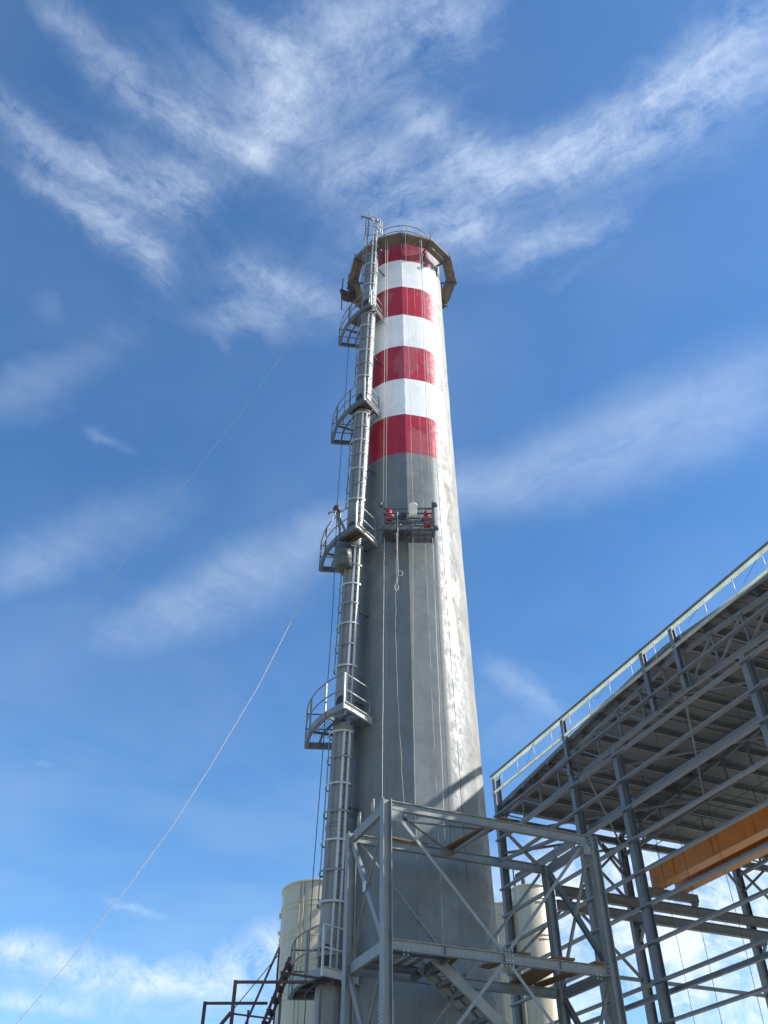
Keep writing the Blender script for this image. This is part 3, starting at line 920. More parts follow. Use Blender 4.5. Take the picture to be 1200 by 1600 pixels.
# things standing on it
bx = gp(.93, -.42 - .12, .46)
bu = thing('bucket', bx, 'white plastic bucket hooked on the front rail of the suspended work platform', 'bucket')
obj('body', MB().lathe(bx, [(.01, 0), (.12, 0), (.15, .38), (.16, .38), (.16, .405), (.142, .405), (.115, .03), (.01, .03)], 24), M['white'], bu)
obj('handle', MB().tube([bx + Vector((.155 * math.cos(R(a)), -.05, .38 - .14 * math.sin(R(a)))) for a in range(0, 181, 15)], .008, 5), M['galv'], bu)
for k, (x, y, z, s_, lab) in enumerate(((.36, -.1, .06, .27, 'large crumpled grey sack behind the front panel on the work platform'), (.72, -.12, .06, .22, 'small grey sack left behind the white bucket on the work platform'))):
    mb = MB()
    n1, n2 = 12, 8
    vs = []
    for j in range(n2 + 1):
        for i in range(n1):
            th, ph = 2 * PI * i / n1, PI * j / n2
            rr = s_ * (1 + .22 * math.sin(3 * th + k) * math.sin(ph) + random.uniform(-.07, .07))
            vs.append(gp(x, y, z + s_ * .9) + Vector((rr * math.sin(ph) * math.cos(th) * .9, rr * math.sin(ph) * math.sin(th) * .7, rr * math.cos(ph) * 1.05)))
    mb.add(vs, [(j * n1 + i, j * n1 + (i + 1) % n1, (j + 1) * n1 + (i + 1) % n1, (j + 1) * n1 + i) for j in range(n2) for i in range(n1)], True)
    obj('sack', mb, M['grey_cloth'], None, lab, 'sack')
mb = MB()
for k in range(4):
    mb.tube([gp(.60 + .14 * math.cos(R(a)) + random.uniform(-.02, .02), -.36 + .04 * math.sin(R(a)), .50 + .05 * k + .15 * math.sin(R(a)) * .8) for a in range(0, 360, 30)], .016, 5, True)
tag(obj('cable_coil', mb, M['rope_dark']), 'loose coil of dark cable hung on the front rail of the work platform', 'cable')

# ------------------------------------------------------------------ ropes
def rope(name, pts, r, mat, label, cat='rope', group=None, sub=0, wob=0.0):
    pts = [Vector(p) for p in pts]
    if sub:
        q = []
        for a, b in zip(pts[:-1], pts[1:]):
            for i in range(sub):
                t = i / sub
                q.append(a.lerp(b, t) + Vector((random.uniform(-wob, wob), random.uniform(-wob, wob), 0)))
        pts = q + [pts[-1]]
    return tag(obj(name, MB().tube(pts, r, 6), mat), label, cat, group)


ytop = AY - 2.45
for x, dx, lab in ((gx0 + .02, 0, 'left pair of'), (gx1 - .06, 0, 'right pair of')):
    for j in (0, 1):
        side = 'left' if x < 1 else 'right'
        lab = ('outer ' if (j == 0) == (x < 1) else 'inner ') + 'suspension wire holding the ' + side + ' end of the work platform'
        xx = x + .09 * j
        rope('suspension_wire', [(xx + .10, ytop + .12, ZS), (xx + .05, 21.44, 30), (xx, GY - .05 + .1 * j, GZ + 1.3)], .009, M['rope'], lab, 'wire', 'wires holding the work platform')
    rope('tail_rope', [(x + .03, GY, GZ + .4), (x - .01, 21.5, 14), (x - .03, 21.45, 10.2 if x < 1 else 9.9)], .010, M['rope'], 'pale tail rope hanging below the %s end of the work platform' % ('left' if x < 1 else 'right'), 'rope', 'tail ropes below the work platform', 8, .006)
rope('tail_rope', [(gx0 + .10, GY, GZ + .4), (gx0 + .1, 21.5, 14), (gx0 + .03, 21.45, 10.0)], .007, M['rope_dark'], 'thin dark line hanging beside the pale tail rope left of the work platform', 'rope', None, 8, .006)
rope('tail_rope', [(gx1 + .04, GY, GZ + .4), (gx1 + .05, 21.5, 14), (gx1 + .06, 21.45, 9.6)], .007, M['rope_dark'], 'thin dark line hanging beside the pale tail rope right of the work platform', 'rope', None, 8, .006)
rope('safety_line', [(1.62, 21.6, ZS), (1.78, 21.75, 30), (1.9, 21.75, 20), (2.0, 21.75, 12), (2.02, 21.7, 9)], .008, M['rope_dark'], 'thin dark safety line down the bright right side of the chimney', 'rope', None, 8, .008)
rope('fall_line', [(.98, 21.35, ZS), (.98, 21.4, 30), (.96, 21.25, 21), (.82, 21.6, 14), (.80, 21.6, 9.4)], .005, M['rope'], 'pale fall line down the middle of the chimney front', 'rope', None, 8, .006)
rope('hand_line', [(.40, 21.1, GZ - .1), (.36, 21.4, 17.2), (.34, 21.6, 16), (.42, 21.65, 13), (.50, 21.65, 11.2), (.56, 21.6, 10.2)], .005, M['rope'], 'wavy pale hand line hanging in the shade below the work platform', 'rope', None, 6, .012)
# knotted rope end with a loop
pts = [(.44, 21.08, GZ + .75), (.44, 21.06, GZ), (.42, 21.1, 18.8), (.43, 21.1, 18.15)]
for a in range(90, 451, 24):
    pts.append((.50 + .075 * math.cos(R(a + 90)) , 21.1, 17.95 + .10 * math.sin(R(a + 90))))
pts += [(.42, 21.1, 17.75), (.40, 21.1, 17.6)]
for a in range(60, 420, 24):
    pts.append((.38 + .055 * math.cos(R(a)), 21.1, 17.42 + .13 * math.sin(R(a))))
rope('knotted_rope', pts, .010, M['rope'], 'pale rope with a looped knot dangling below the work platform', 'rope')
rope('hoist_line', [(-1.45, 23.4, 37.3), (-1.56, 22.9, 28), (-1.60, 22.0, 21.6)], .011, M['rope_dark'], 'dark hoist line between the scaffold ring and the tripod on the middle landing', 'rope')
rope('hoist_line', [(-1.60, 22.0, 21.35), (-1.60, 22.3, 17.5), (-1.72, 22.6, 12.5), (-1.80, 22.6, 9.4), (-1.82, 22.5, 5), (-1.85, 22.4, .2)], .011, M['rope_dark'], 'dark hoist line running from the tripod down past the cream silo to the ground', 'rope')
rope('guy_rope', [(-1.61, 21.9, 21.25), (-2.09, 21.5, 18.92), (-2.64, 21.5, 16.82), (-3.52, 21.5, 14.29), (-4.59, 21.5, 11.8), (-5.3, 21.5, 10.27), (-6.13, 21.5, 8.79), (-6.91, 21.5, 7.51), (-7.64, 21.5, 6.39), (-9.6, 21.5, 3.6), (-12.4, 21.5, .1)], .009, M['rope'], 'pale tag rope sweeping from the middle landing down to the lower left', 'rope')
rope('tag_line', [(-1.3, 22.9, 38.4), (-3.03, 23, 34.62), (-4.33, 23, 31.07), (-5.59, 23, 27.61), (-7.51, 23, 22.94), (-10.5, 23, 15.8), (-14, 23, 8), (-17.8, 23, .1)], .006, M['rope'], 'hair thin tag line slanting from the scaffold ring across the blue sky', 'rope')

# ------------------------------------------------------------------ steel hall
HA = Vector((-math.sin(R(23.2)), math.cos(R(23.2)), 0))     # along the gable, away from the camera
HB = Vector((math.sin(R(66.8)), math.cos(R(66.8)), 0))      # along the length of the hall
P0 = Vector((4.44, 34.2, 0))
SW, WL = 22.5, 24.0


def hp(s, w, z):
    return P0 - HA * s + HB * w + Vector((0, 0, z))


hall = thing('steel_hall', hp(SW / 2, 0, 0), 'open unclad steel hall with bare girts, roof trusses and a sheeted gable roof', 'hall')
HS, TS = M['hall_steel'], M['truss_steel']
ridge = SW / 2
roof_z = lambda s: 16.22 + .08 * (s if s < ridge else SW - s)
top_z = lambda s: 15.86 + .078 * (s if s < ridge else SW - s)
bot_z = lambda s: 15.06 + .040 * (s if s < ridge else SW - s)

# gable wall: columns, girts, parapet
def column(s, w, z1, h=.30, b=.20, z0=.1, name='column', along=HB):
    return obj(name, MB().beam(hp(s, w, z0), hp(s, w, z1), prof_I(h, b, .012, .016), up=along), HS, hall)


for s in (0.0, SW):
    column(s, .24, 17.42)
for s in (5.32, 17.2):
    column(s, .24, 15.2)
    column(s, .14, 17.42, .16, .16, 15.2, 'parapet_post')
for s in (7.92, 14.25):
    column(s, .24, 15.05)
for s in (10.28, 11.84):
    column(s, .14, 17.42, .16, .16, 15.3, 'parapet_post')
# channels laid flat: a small lip towards us and a wide web underneath
GIRT = [(-.09, -.03), (.07, -.03), (.07, .035), (.064, .035), (.064, -.024), (-.084, -.024), (-.084, .035), (-.09, .035)]
for z in (1, 2, 3, 4, 5, 6, 7, 8, 9, 10, 10.95, 11.95, 12.93, 13.87, 14.8, 15.78):
    obj('girt', MB().beam(hp(-.1, .07, z), hp(SW + .1, .07, z), GIRT), HS, hall)
obj('girt', MB().beam(hp(-.1, .07, 16.72), hp(SW + .1, .07, 16.72), prof_C(.11, .05, .005, 1)), M['strip'], hall)
obj('parapet_rail', MB().beam(hp(-.12, .07, 17.36), hp(SW + .12, .07, 17.36), [(0, -.06), (.006, -.06), (.006, .11), (0, .11)]), M['strip'], hall)
obj('parapet_cap', MB().beam(hp(-.12, .04, 17.485), hp(SW + .12, .04, 17.485), prof_R(.10, .03)), HS, hall)
obj('wall_strut', MB().beam(hp(.2, .62, 13.42), hp(SW - .2, .62, 13.42), prof_R(.12, .14)), HS, hall)
# second strut behind one girt, and sag rods of the parapet
obj('wall_strut', MB().beam(hp(.2, .62, 7.85), hp(SW - .2, .62, 7.85), prof_R(.12, .12)), HS, hall)
k = 0
s = .75
while s < SW:
    if min(abs(s - q) for q in (5.32, 10.28, 11.84, 17.2)) > .3:
        obj('sag_rod', MB().tube([hp(s, .06, 16.66), hp(s, .06, 17.36)], .010, 5), M['galv_bright'], hall)
        if k % 2 == 0:
            obj('stay_wire', MB().tube([hp(s, .06, 17.4), hp(s - 1.1, .3, 16.7 + .07 * min(s, SW - s))], .007, 4), M['rope_dark'], hall)
    k += 1
    s += 1.28

# frames: truss = chords, with verticals and diagonals as sub-parts
JN = [.16 + 1.322 * i for i in range(9)]
JN = JN + [SW - q for q in JN[::-1]]
def truss(w, mat):
    mb = MB()
    for s0, s1 in ((0.05, ridge), (ridge, SW - .05)):
        mb.beam(hp(s0, w, top_z(s0)), hp(s1, w, top_z(s1)), prof_R(.12, .12))
        mb.beam(hp(s0, w, bot_z(s0)), hp(s1, w, bot_z(s1)), prof_R(.13, .13))
    t = obj('truss', mb, mat, hall)
    for i, s in enumerate(JN):
        obj('vertical', MB().beam(hp(s, w, bot_z(s) + .06), hp(s, w, top_z(s) - .06), prof_R(.07, .07), up=HB), mat, t)
        if i < 8:
            q = JN[i + 1]
            obj('diagonal', MB().beam(hp(s + .04, w, top_z(s) - .06), hp(q - .04, w, bot_z(q) + .06), prof_R(.06, .06), up=HB), mat, t)
        elif i > 9:
            q = JN[i - 1]
            obj('diagonal', MB().beam(hp(s - .04, w, top_z(s) - .06), hp(q + .04, w, bot_z(q) + .06), prof_R(.06, .06), up=HB), mat, t)
    return t
truss(.46, HS)
for w in (6, 12, 18, 24):
    truss(w, TS)
    for s in (0.0, SW):
        column(s, w, 15.85, .34, .22)
# purlins
s = .3
PS = []
while s < SW:
    PS.append(s)
    s += 1.15
for s in PS:
    z = roof_z(s) - .20
    obj('purlin', MB().beam(hp(s, .30, z), hp(s, WL + .5, z), prof_C(.15, .07, .006, 1)), TS, hall)
# roof sheets: flat liner panels laid along the hall, each lapping over the one below
def sheet(w0, w1, s0, s1):
    z0, z1 = roof_z(s0) - .10, roof_z(s1) - .10
    q = random.uniform(-.008, .008)
    vs = [hp(s0, w0, z0 - .02 + q), hp(s1, w0, z1 + .012 + q), hp(s1, w1, z1 + .012 - q), hp(s0, w1, z0 - .02 - q)]
    m = (s0 + s1) / 2
    up = Vector((0, 0, .045))
    mb = MB().add(vs + [v + up for v in vs], [(3, 2, 1, 0), (4, 5, 6, 7), (0, 1, 5, 4), (1, 2, 6, 5), (2, 3, 7, 6), (3, 0, 4, 7)])
    mb.beam(hp(m, w0 + .02, roof_z(m) - .115), hp(m, w1 - .02, roof_z(m) - .115), prof_R(.05, .03))
    return mb
NS = 12
for i in range(4):
    w0, w1 = .28 + 6.06 * i, .28 + 6.06 * (i + 1) - .012
    for j in range(NS):
        sa, sb = -.12 + (ridge + .11) * j / NS, -.12 + (ridge + .11) * (j + 1) / NS + .02
        obj('roof_sheet', sheet(w0, w1, sa, sb), M['roof'], hall)
        obj('roof_sheet', sheet(w0, w1, SW - sa, SW - sb), M['roof'], hall)
obj('verge_trim', MB().beam(hp(-.12, .265, roof_z(0) + .0), hp(ridge, .265, roof_z(ridge)), prof_R(.02, .16)).beam(hp(ridge, .265, roof_z(ridge)), hp(SW + .12, .265, roof_z(0)), prof_R(.02, .16)), M['dark_steel'], hall)
# long walls: eave beams, runway beams, struts, bracing
for s in (0.02, SW - .02):
    obj('eave_beam', MB().beam(hp(s, .5, 15.62), hp(s, WL, 15.62), prof_I(.26, .16)), HS, hall)
for s in (.50, SW - .5):
    obj('runway_beam', MB().beam(hp(s, 2.1, 13.02), hp(s, WL, 13.02), prof_I(.38, .22, .012, .02)), M['dark_steel'], hall)
    obj('runway_strut', MB().beam(hp(s, 2.1, 12.48), hp(s, WL, 12.48), prof_I(.36, .2, .012, .02)), M['dark_steel'], hall)
    for w in (6, 12, 18, 24):
        q = .16 if s < 5 else SW - .16
        obj('runway_bracket', MB().beam(hp(q, w, 12.22), hp(s + (.15 if s < 5 else -.15), w, 12.22), prof_I(.16, .2)).beam(hp(q, w, 11.7), hp(s, w, 12.14), prof_R(.1, .1)), HS, hall)
for w in (0, 6, 12, 18):
    obj('wall_strut', MB().beam(hp(0, w + .2, 10.35), hp(0, w + 5.8, 10.35), prof_R(.12, .12)), HS, hall)
    obj('wall_strut', MB().beam(hp(0, w + .2, 5.2), hp(0, w + 5.8, 5.2), prof_R(.12, .12)), HS, hall)
for (w0, z0, w1, z1) in ((.2, 14.3, 4.6, 15.5), (.2, 13.7, 5.8, 15.35), (4.75, 15.55, 5.9, 14.15), (4.6, 14.35, 5.8, 13.25), (.2, 15.4, 5.8, 10.4), (.2, 10.4, 5.8, 15.3), (12.2, 10.4, 17.8, 15.3), (12.2, 15.3, 17.8, 10.4), (5.0, 15.4, 5.95, 14.5), (11.2, 15.4, 11.95, 14.4), (12.05, 14.4, 13.5, 15.45)):
    obj('wall_brace', MB().beam(hp(.05, w0, z0), hp(.05, w1, z1), prof_R(.09, .09)), HS, hall)
for (s0, w0, s1, w1) in ((.4, .6, 5.6, 5.8), (5.6, .6, .4, 5.8), (5.6, .6, 11.2, 5.8), (11.2, .6, 5.6, 5.8), (11.3, .6, 16.9, 5.8), (16.9, .6, 11.3, 5.8)):
    obj('roof_brace', MB().beam(hp(s0, w0, bot_z(s0)), hp(s1, w1, bot_z(s1)), prof_R(.07, .07)), TS, hall)

# overhead crane
cr = thing('overhead_crane', hp(ridge, 7.6, 13.75), 'orange twin girder overhead crane spanning the hall under its roof', 'crane')
for w in (6.80, 7.98):
    mb = MB().beam(hp(.45, w + .22, 14.10), hp(SW - .45, w + .22, 14.10), prof_R(.40, .74))
    g1 = obj('girder', mb, M['orange'], cr)
    obj('bottom_flange', MB().beam(hp(.4, w + .22, 13.715), hp(SW - .4, w + .22, 13.715), prof_R(.50, .024)), M['orange_pale'], g1)
    obj('top_flange', MB().beam(hp(.4, w + .22, 14.484), hp(SW - .4, w + .22, 14.484), prof_R(.50, .024)), M['orange_pale'], g1)
    for i in range(9):
        s = 2 + i * 2.3
        obj('stiffener', MB().box(hp(s, w + .006, 14.10), (.012, .03, .66), (-HA, HB, Vector((0, 0, 1)))), M['orange'], g1)
for s in (.55, SW - .55):
    ec = obj('end_carriage', MB().beam(hp(s, 6.3, 13.52), hp(s, 8.9, 13.52), prof_R(.26, .30)), M['dark_steel'], cr)
    obj('wheel', MB().tube([hp(s - .06, 6.45, 13.36), hp(s + .06, 6.45, 13.36)], .16, 14).tube([hp(s - .06, 8.75, 13.36), hp(s + .06, 8.75, 13.36)], .16, 14), M['dark_steel'], ec)
for i in range(8):
    s = 1.2 + i * 2.9
    obj('rail_post', MB().tube([hp(s, 6.84, 14.47), hp(s, 6.84, 15.25)], .018, 5), M['dark_steel'], cr)
obj('handrail', MB().tube([hp(.7, 6.84, 15.25), hp(SW - 1, 6.84, 15.25)], .018, 5), M['dark_steel'], cr)
mb = MB().box(hp(15.5, 7.6, 14.72), (.9, 1.5, .45), (-HA, HB, Vector((0, 0, 1)))).tube([hp(15.1, 7.6, 14.3), hp(15.9, 7.6, 14.3)], .22, 14)
obj('trolley', mb, M['orange'], cr)

# thin wires hanging down inside the open gable
for i, (s, w, z0, z1, lab) in enumerate(((4.2, 3, 15.4, 2, 'leftmost thin wire hanging inside the open gable, just right of the silos'), (6.3, 2.5, 15.5, 2, 'thin wire hanging in the gable right beside the pair of close columns'), (8.9, 1.2, 15.6, 2, 'thin wire hanging in the widest bay of the gable, left one'), (10.4, 1.2, 15.7, 2, 'thin wire hanging in the widest bay of the gable, right one'), (11.4, 2.5, 15.8, 2, 'rightmost thin wire hanging in the open gable near the picture edge'))):
    mb = MB().tube([hp(s, w, z0), hp(s + .03, w, (z0 + z1) / 2), hp(s - .05, w, z1)], .008, 5)
    tag(obj('hanging_wire', mb, M['rope_dark']), lab, 'wire', 'wires hanging in the open gable')

# ------------------------------------------------------------------ bolted steel tower in front of the chimney
TF = Vector((.04, 18.45, 0))
TL, TW = 5.3, 2.05
def tp_(t, u, z):
    return TF + HB * t + HA * u + Vector((0, 0, z))
tower = thing('steel_tower', tp_(TL / 2, TW / 2, 0), 'bolted grey steel tower frame with cross bracing in front of the chimney foot', 'tower')
GV = M['galv']
LEV = [9.5, 6.68, 3.86, 1.04]
for t in (0, TL):
    for u in (0, TW):
        obj('column', MB().beam(tp_(t, u, 0.1), tp_(t, u, 9.62), prof_I(.2, .2, .012, .016), up=HB), GV, tower)
for z in LEV:
    for u in (0, TW):
        obj('beam', MB().beam(tp_(.105, u, z), tp_(TL - .105, u, z), prof_I(.2, .12, .012, .016)), GV, tower)
    for t in (0, TL):
        obj('beam', MB().beam(tp_(t, .105, z), tp_(t, TW - .105, z), prof_C(.22, .09, .01, 1)), GV, tower)
        for f in (.35, .75):
            obj('stub', MB().tube([tp_(t, TW * f, z + .1), tp_(t, TW * f, z + .42)], .03, 6).tube([tp_(t, TW * f + .1, z + .1), tp_(t, TW * f + .1, z + .36)], .02, 6), GV, tower) if z > 9 else None
def brace(p, q, off, double=False, mat=None, a=.07):
    off = Vector(off)
    mb = MB()
    d = (q - p).normalized()
    n = d.cross(off).normalized()
    if double:
        mb.beam(p + off + n * .02, q + off + n * .02, prof_L(a, .008, 1, 1), up=n)
        mb.beam(p + off - n * .05, q + off - n * .05, prof_L(a, .008, 1, 1), up=n)
    else:
        mb.beam(p + off, q + off, prof_L(a, .008, 1, 1), up=n)
    return obj('brace', mb, mat or GV, tower)
for u, o_ in ((0, -HA * .03), (TW, HA * .03)):
    mid = TL / 2 + .08
    for a_, (zt, zb, inv) in enumerate(((9.4, 6.85, False), (6.55, 3.98, True), (3.74, 1.15, False))):
        if not inv:
            brace(tp_(.22, u, zt), tp_(mid - .1, u, zb), o_)
            brace(tp_(TL - .22, u, zt), tp_(mid + .1, u, zb), o_)
        else:
            brace(tp_(mid - .1, u, zt), tp_(.22, u, zb), o_)
            brace(tp_(mid + .1, u, zt), tp_(TL - .22, u, zb), o_)
    for z in (6.68, 1.04):
        o2 = o_ * .4
        obj('gusset_plate', MB().box(tp_(mid, u, z) + o2 * (9 if u else -9) * (1 if u else 1), (.30, .012, .50), (HB, HA, Vector((0, 0, 1)))), GV, tower)
for t, o_ in ((0, -HB * .03), (TL, HB * .03)):
    for zt, zb in ((9.36, 6.80), (6.52, 3.98), (3.7, 1.15)):
        brace(tp_(t, TW - .12, zt), tp_(t, .12, zb), o_, True)
        brace(tp_(t, .12, zt), tp_(t, TW - .12, zb), o_ * -1.6, False, GV, .06)
        obj('gusset_plate', MB().box(tp_(t, TW / 2, (zt + zb) / 2) + o_ * 2.2, (.012, .16, .2), (HB, HA, Vector((0, 0, 1)))), M['galv_bright'], tower)
for t in (0, TL):
    for zt in (9.30,):
        obj('gusset_plate', MB().box(tp_(t - .2 if t else .2, -.075, zt - .06), (.24, .012, .2), (HB, HA, Vector((0, 0, 1)))), GV, tower)
def bolts(mb, c, ex, ez, nx, nz, px, pz, nrm):
    for i in range(nx):
        for j in range(nz):
            k = c + ex * (px * (i - (nx - 1) / 2)) + ez * (pz * (j - (nz - 1) / 2))
            mb.tube([k, k + nrm * .022], .013, 6)
EZ = Vector((0, 0, 1))
for z in LEV[:3]:
    for t in (0, TL):
        sg = 1 if t == 0 else -1
        # end plates and bolts where the beams meet the columns, seen on both near faces
        obj('end_plate', MB().box(tp_(t + sg * .109, 0, z), (.012, .15, .26), (HB, HA, EZ)), GV, tower)
        mb = MB()
        bolts(mb, tp_(t + sg * .40, -.052, z - .14), HB, EZ, 2, 2, .09, .07, -HA)
        bolts(mb, tp_(t + sg * .116, -.045, z), HA, EZ, 2, 3, .08, .08, HB * sg)
        obj('bolt_group', mb, M['galv_bright'], tower)
        for dz, s2 in ((-.19, -1), (.17, 1)):
            if z < 9 or s2 > 0:
                continue
            obj('gusset_plate', MB().box(tp_(t + sg * .24, -.045, z + dz), (.26, .012, .20), (HB, HA, EZ)), GV, tower)
    mb = MB()
    bolts(mb, tp_(TL / 2 + .08, -.07, z), HB, EZ, 3, 4, .08, .10, -HA)
    if z < 9:
        obj('bolt_group', mb, M['galv_bright'], tower)
for t in (1.3, 2.65, 4.0):
    obj('stiffener', MB().box(tp_(t, -.035, 6.68), (.01, .05, .176), (HB, HA, EZ)), GV, tower)
z = 9.5
for (t0, u0, t1, u1) in ((.2, .1, TL / 2 - .1, TW - .1), (TL / 2, .1, TL / 2 - .1, TW - .1), (TL / 2 + .3, .1, TL - .2, TW - .1), (TL - .9, .1, TL / 2 + 1.2, TW - .1)):
    obj('plan_brace', MB().beam(tp_(t0, u0, z - .05), tp_(t1, u1, z - .05), prof_L(.07, .008)), GV, tower)
obj('tie_pipe', MB().tube([tp_(.1, .35, z - .1), tp_(1.0, .5, z - .05), tp_(2.6, .35, z - .02)], .022, 6), M['dark_steel'], tower)
# splice bolts on the front column
bm_ = MB()
for i in range(7):
    for q in (-.06, .06):
        for sd in (-1, 1):
            c = tp_(.108 * sd, q, 5.15 + i * .075)
            bm_.tube([c - HB * .004, c + HB * .02 * sd], .014, 6)
obj('bolt_row', bm_, M['galv_bright'], tower)
obj('splice_plate', MB().box(tp_(-.107, 0, 5.38), (.01, .19, .66), (HB, HA, Vector((0, 0, 1)))).box(tp_(.107, 0, 5.38), (.01, .19, .66), (HB, HA, Vector((0, 0, 1)))), GV, tower)

# stair inside the tower
st = thing('steel_stair', tp_(3.2, .85, 3.9), 'steel stair seen from below inside the tower frame', 'stair')
def stp(t, u):
    return tp_(t, u, 6.62 - (t - 1.4) * .755)
for u in (.50, 1.22):
    obj('stringer', MB().beam(stp(1.3, u), stp(5.0, u), prof_C(.22, .06, .008, -1 if u < 1 else 1)), GV, st)
first = None
for i in range(13):
    t = 1.5 + i * .27
    c = stp(t, .86) + Vector((0, 0, .0))
    if first is None:
        first = obj('tread', MB().box(c, (.24, .64, .035), (HB, HA, Vector((0, 0, 1)))).box(c - HB * .11 + Vector((0, 0, -.04)), (.012, .64, .06), (HB, HA, Vector((0, 0, 1)))), M['dark_steel'], st)
    else:
        share(first, 'tread', st, c - Vector((0, 0, 0)) + (first.location + wloc(st) - (stp(1.5, .86))))
for i in range(5):
    t = .2 + i * .26
    obj('landing_plate', MB().box(tp_(t, .95, 6.79), (.15, 1.5, .03), (HB, HA, Vector((0, 0, 1)))), GV, st)
for u in (.35, 1.6):
    obj('landing_beam', MB().beam(tp_(.11, u, 6.68), tp_(1.45, u, 6.68), prof_C(.16, .06, .008)), M['dark_steel'], st)
obj('landing_beam', MB().beam(tp_(1.42, .1, 6.64), tp_(1.42, 1.95, 6.64), prof_C(.18, .06, .008)), M['dark_steel'], st)

# loose planks lying on the tower
def plank(p, q, wd, th, lab, mat='brown_board'):
    p, q = Vector(p), Vector(q)
    tag(obj('plank', MB().beam(p, q, prof_R(wd, th)), M[mat]), lab, 'plank', 'loose planks on the steel tower')
plank(tp_(2.95, -.12, 9.63), tp_(2.55, TW + .2, 9.63), .30, .045, 'brown plank lying across the top of the tower at the edge of the chimney')
plank(tp_(.95, TW - .02, 9.63), tp_(1.95, TW + .06, 9.63), .24, .05, 'short dark plank lying on the rear top beam of the tower')
plank(tp_(4.05, -.1, 6.81), tp_(4.25, TW + .15, 6.81), .52, .045, 'wide brown plank on the middle level, second from the right tower column')
plank(tp_(4.95, -.12, 6.81), tp_(4.7, TW, 6.81), .26, .045, 'narrow dark plank right beside the right tower column')
plank(tp_(1.9, .55, 6.87), tp_(3.5, .5, 6.87), .18, .045, 'dark plank lying lengthwise behind the front beam of the tower')
plank(tp_(3.15, -.1, 6.81), tp_(2.85, 1.2, 6.81), .24, .045, 'brown plank beside the pale gusset plate in the middle of the tower')
plank(tp_(1.75, .05, 6.81), tp_(1.95, 1.4, 6.81), .26, .045, 'brown plank at the head of the stair in the tower')

# ------------------------------------------------------------------ cream silos
def silo(c, r, zt, rings, label, pipe=False, seam=None):
    t = thing('silo', c, label, 'silo', 'cream silos behind the chimney')
    c = Vector(c)
    obj('shell', MB().lathe(c, [(r, 0), (r, zt), (r - .02, zt + .03), (r * .25, zt + r * .28), (.02, zt + r * .30)], 48), M['cream'], t)
    mb = MB().lathe(c, [(r, zt - .03), (r + .045, zt - .03), (r + .045, zt + .05), (r - .02, zt + .06)], 48)
    obj('top_rim', mb, M['cream'], t)
    for z in rings:
        mb = MB()
        for dz in (0, .18):
            mb.lathe(c, [(r, z + dz - .025), (r + .03, z + dz - .018), (r + .03, z + dz + .018), (r, z + dz + .025)], 48)
        obj('stiffening_ring', mb, M['cream'], t)
    for a, n_ in seam or ():
        p = c + Vector((math.cos(a), math.sin(a), 0)) * (r + .01)
        for k in range(n_):
            q = p + Vector((-math.sin(a), math.cos(a), 0)) * (.16 * k)
            obj('seam_pipe', MB().tube([q + Vector((0, 0, .5)), q + Vector((0, 0, zt - .05))], .022, 6), M['cream'], t)
    if pipe:
        top = c + Vector((-.35, -.4, zt + .18))
        obj('vent_pipe', MB().tube([top, top + Vector((0, 0, .55))], .1, 10).tube([top + Vector((-.4, .1, -.1)), top + Vector((-.4, .1, .8))], .05, 8), M['dark_steel'], t)
    lug = c + Vector((-r + .01, -.2, zt - .85))
    obj('lifting_lug', MB().box(lug, (.14, .06, .2)).box(lug + Vector((-.0, 0, -.6)), (.12, .06, .12)), M['cream'], t)
    return t
silo((-2.33, 34.0, 0), 1.47, 12.7, [1.9, 2.9, 3.9, 4.9, 5.9, 6.9, 7.9, 8.9, 9.9, 10.85, 11.85], 'cream silo standing left of the chimney behind the bottom landing', False, ((R(-118), 2), (R(-60), 1)))
silo((6.98, 43.0, 0), .94, 15.75, [2.2, 4.5, 6.8, 9.1, 11.4, 13.4, 15.0], 'taller cream silo right of the chimney behind the tower bracing', True, ((R(-150), 1),))
silo((5.20, 43.2, 0), .88, 15.0, [2.2, 4.5, 6.8, 9.1, 11.4, 13.0, 14.3], 'shorter cream silo squeezed between the chimney and the taller silo', False)

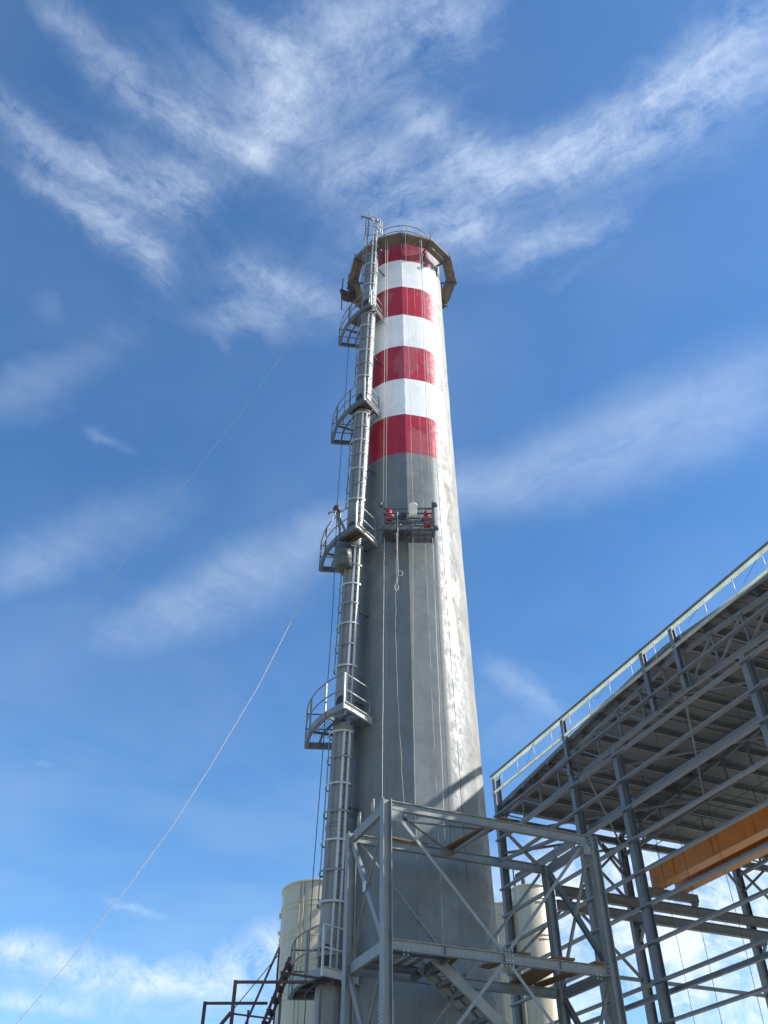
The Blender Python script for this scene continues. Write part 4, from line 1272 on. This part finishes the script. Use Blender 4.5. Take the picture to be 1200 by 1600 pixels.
# ------------------------------------------------------------------ red oxide access stair, lower left
ast = thing('access_stair', (-2.6, 19.8, 0), 'red oxide painted access stair with handrails at the lower left', 'stair')
RO = M['red_oxide']
def bar(name, p, q, wd=.05):
    return obj(name, MB().beam(p, q, prof_R(wd, wd)), RO, ast)
zf = 5.0
obj('landing_floor', MB().box((-2.6, 19.75, zf), (2.3, 1.75, .06)), M['dark_steel'], ast)
for x, y in ((-2.92, 18.9), (-3.78, 20.6), (-1.5, 18.9), (-1.5, 20.6)):
    bar('post', (x, y, .1), (x, y, 6.13 if x < -2 else 5.0), .065)
bar('handrail', (-2.95, 18.9, 6.1), (-1.50, 18.9, 6.1))
bar('handrail', (-3.8, 20.6, 6.1), (-2.46, 20.6, 6.1))
bar('handrail', (-2.95, 18.9, 5.57), (-3.9, 19.4, 4.6))
bar('mid_rail', (-2.92, 18.9, 5.55), (-2.12, 18.9, 5.46), .03)
bar('rail_post', (-2.62, 18.95, zf), (-2.62, 18.95, 5.62), .04)
# steep flight up to the bottom landing of the chimney
for y in (19.75, 20.35):
    bar('stringer', (-2.60, y, 5.05), (-2.02, y + .5, 6.9), .05)
    if y < 20:
        bar('handrail', (-2.86, y, 5.3), (-2.26, y + .5, 7.1), .035)
        bar('handrail', (-2.26, y + .5, 7.1), (-2.26, y + .5, 5.2), .035)
for i in range(8):
    f = (i + .5) / 8
    p = Vector((-2.60, 19.75, 5.05)).lerp(Vector((-2.02, 20.25, 6.9)), f)
    obj('tread', MB().box(p + Vector((0, .3, 0)), (.12, .56, .015)), RO, ast)
bar('handrail', (-2.2, 20.3, 6.62), (-1.35, 20.5, 6.55), .04)
# lower link landing
obj('link_landing', MB().box((-1.75, 20.9, 5.62), (1.35, .7, .14)), M['dark_steel'], ast)
for x in (-2.2, -1.35):
    obj('post', MB().beam((x, 20.7, .1), (x, 20.7, 6.4), prof_R(.05, .05)), M['dark_steel'], ast)
rope('stay_wire', [(-2.24, 20.3, 7.0), (-3.35, 20.2, 5.6), (-5.2, 20.1, 3.3), (-7.8, 20, .1)], .010, M['rope_dark'], 'thin dark stay wire from the red stair head to the lower left', 'wire')
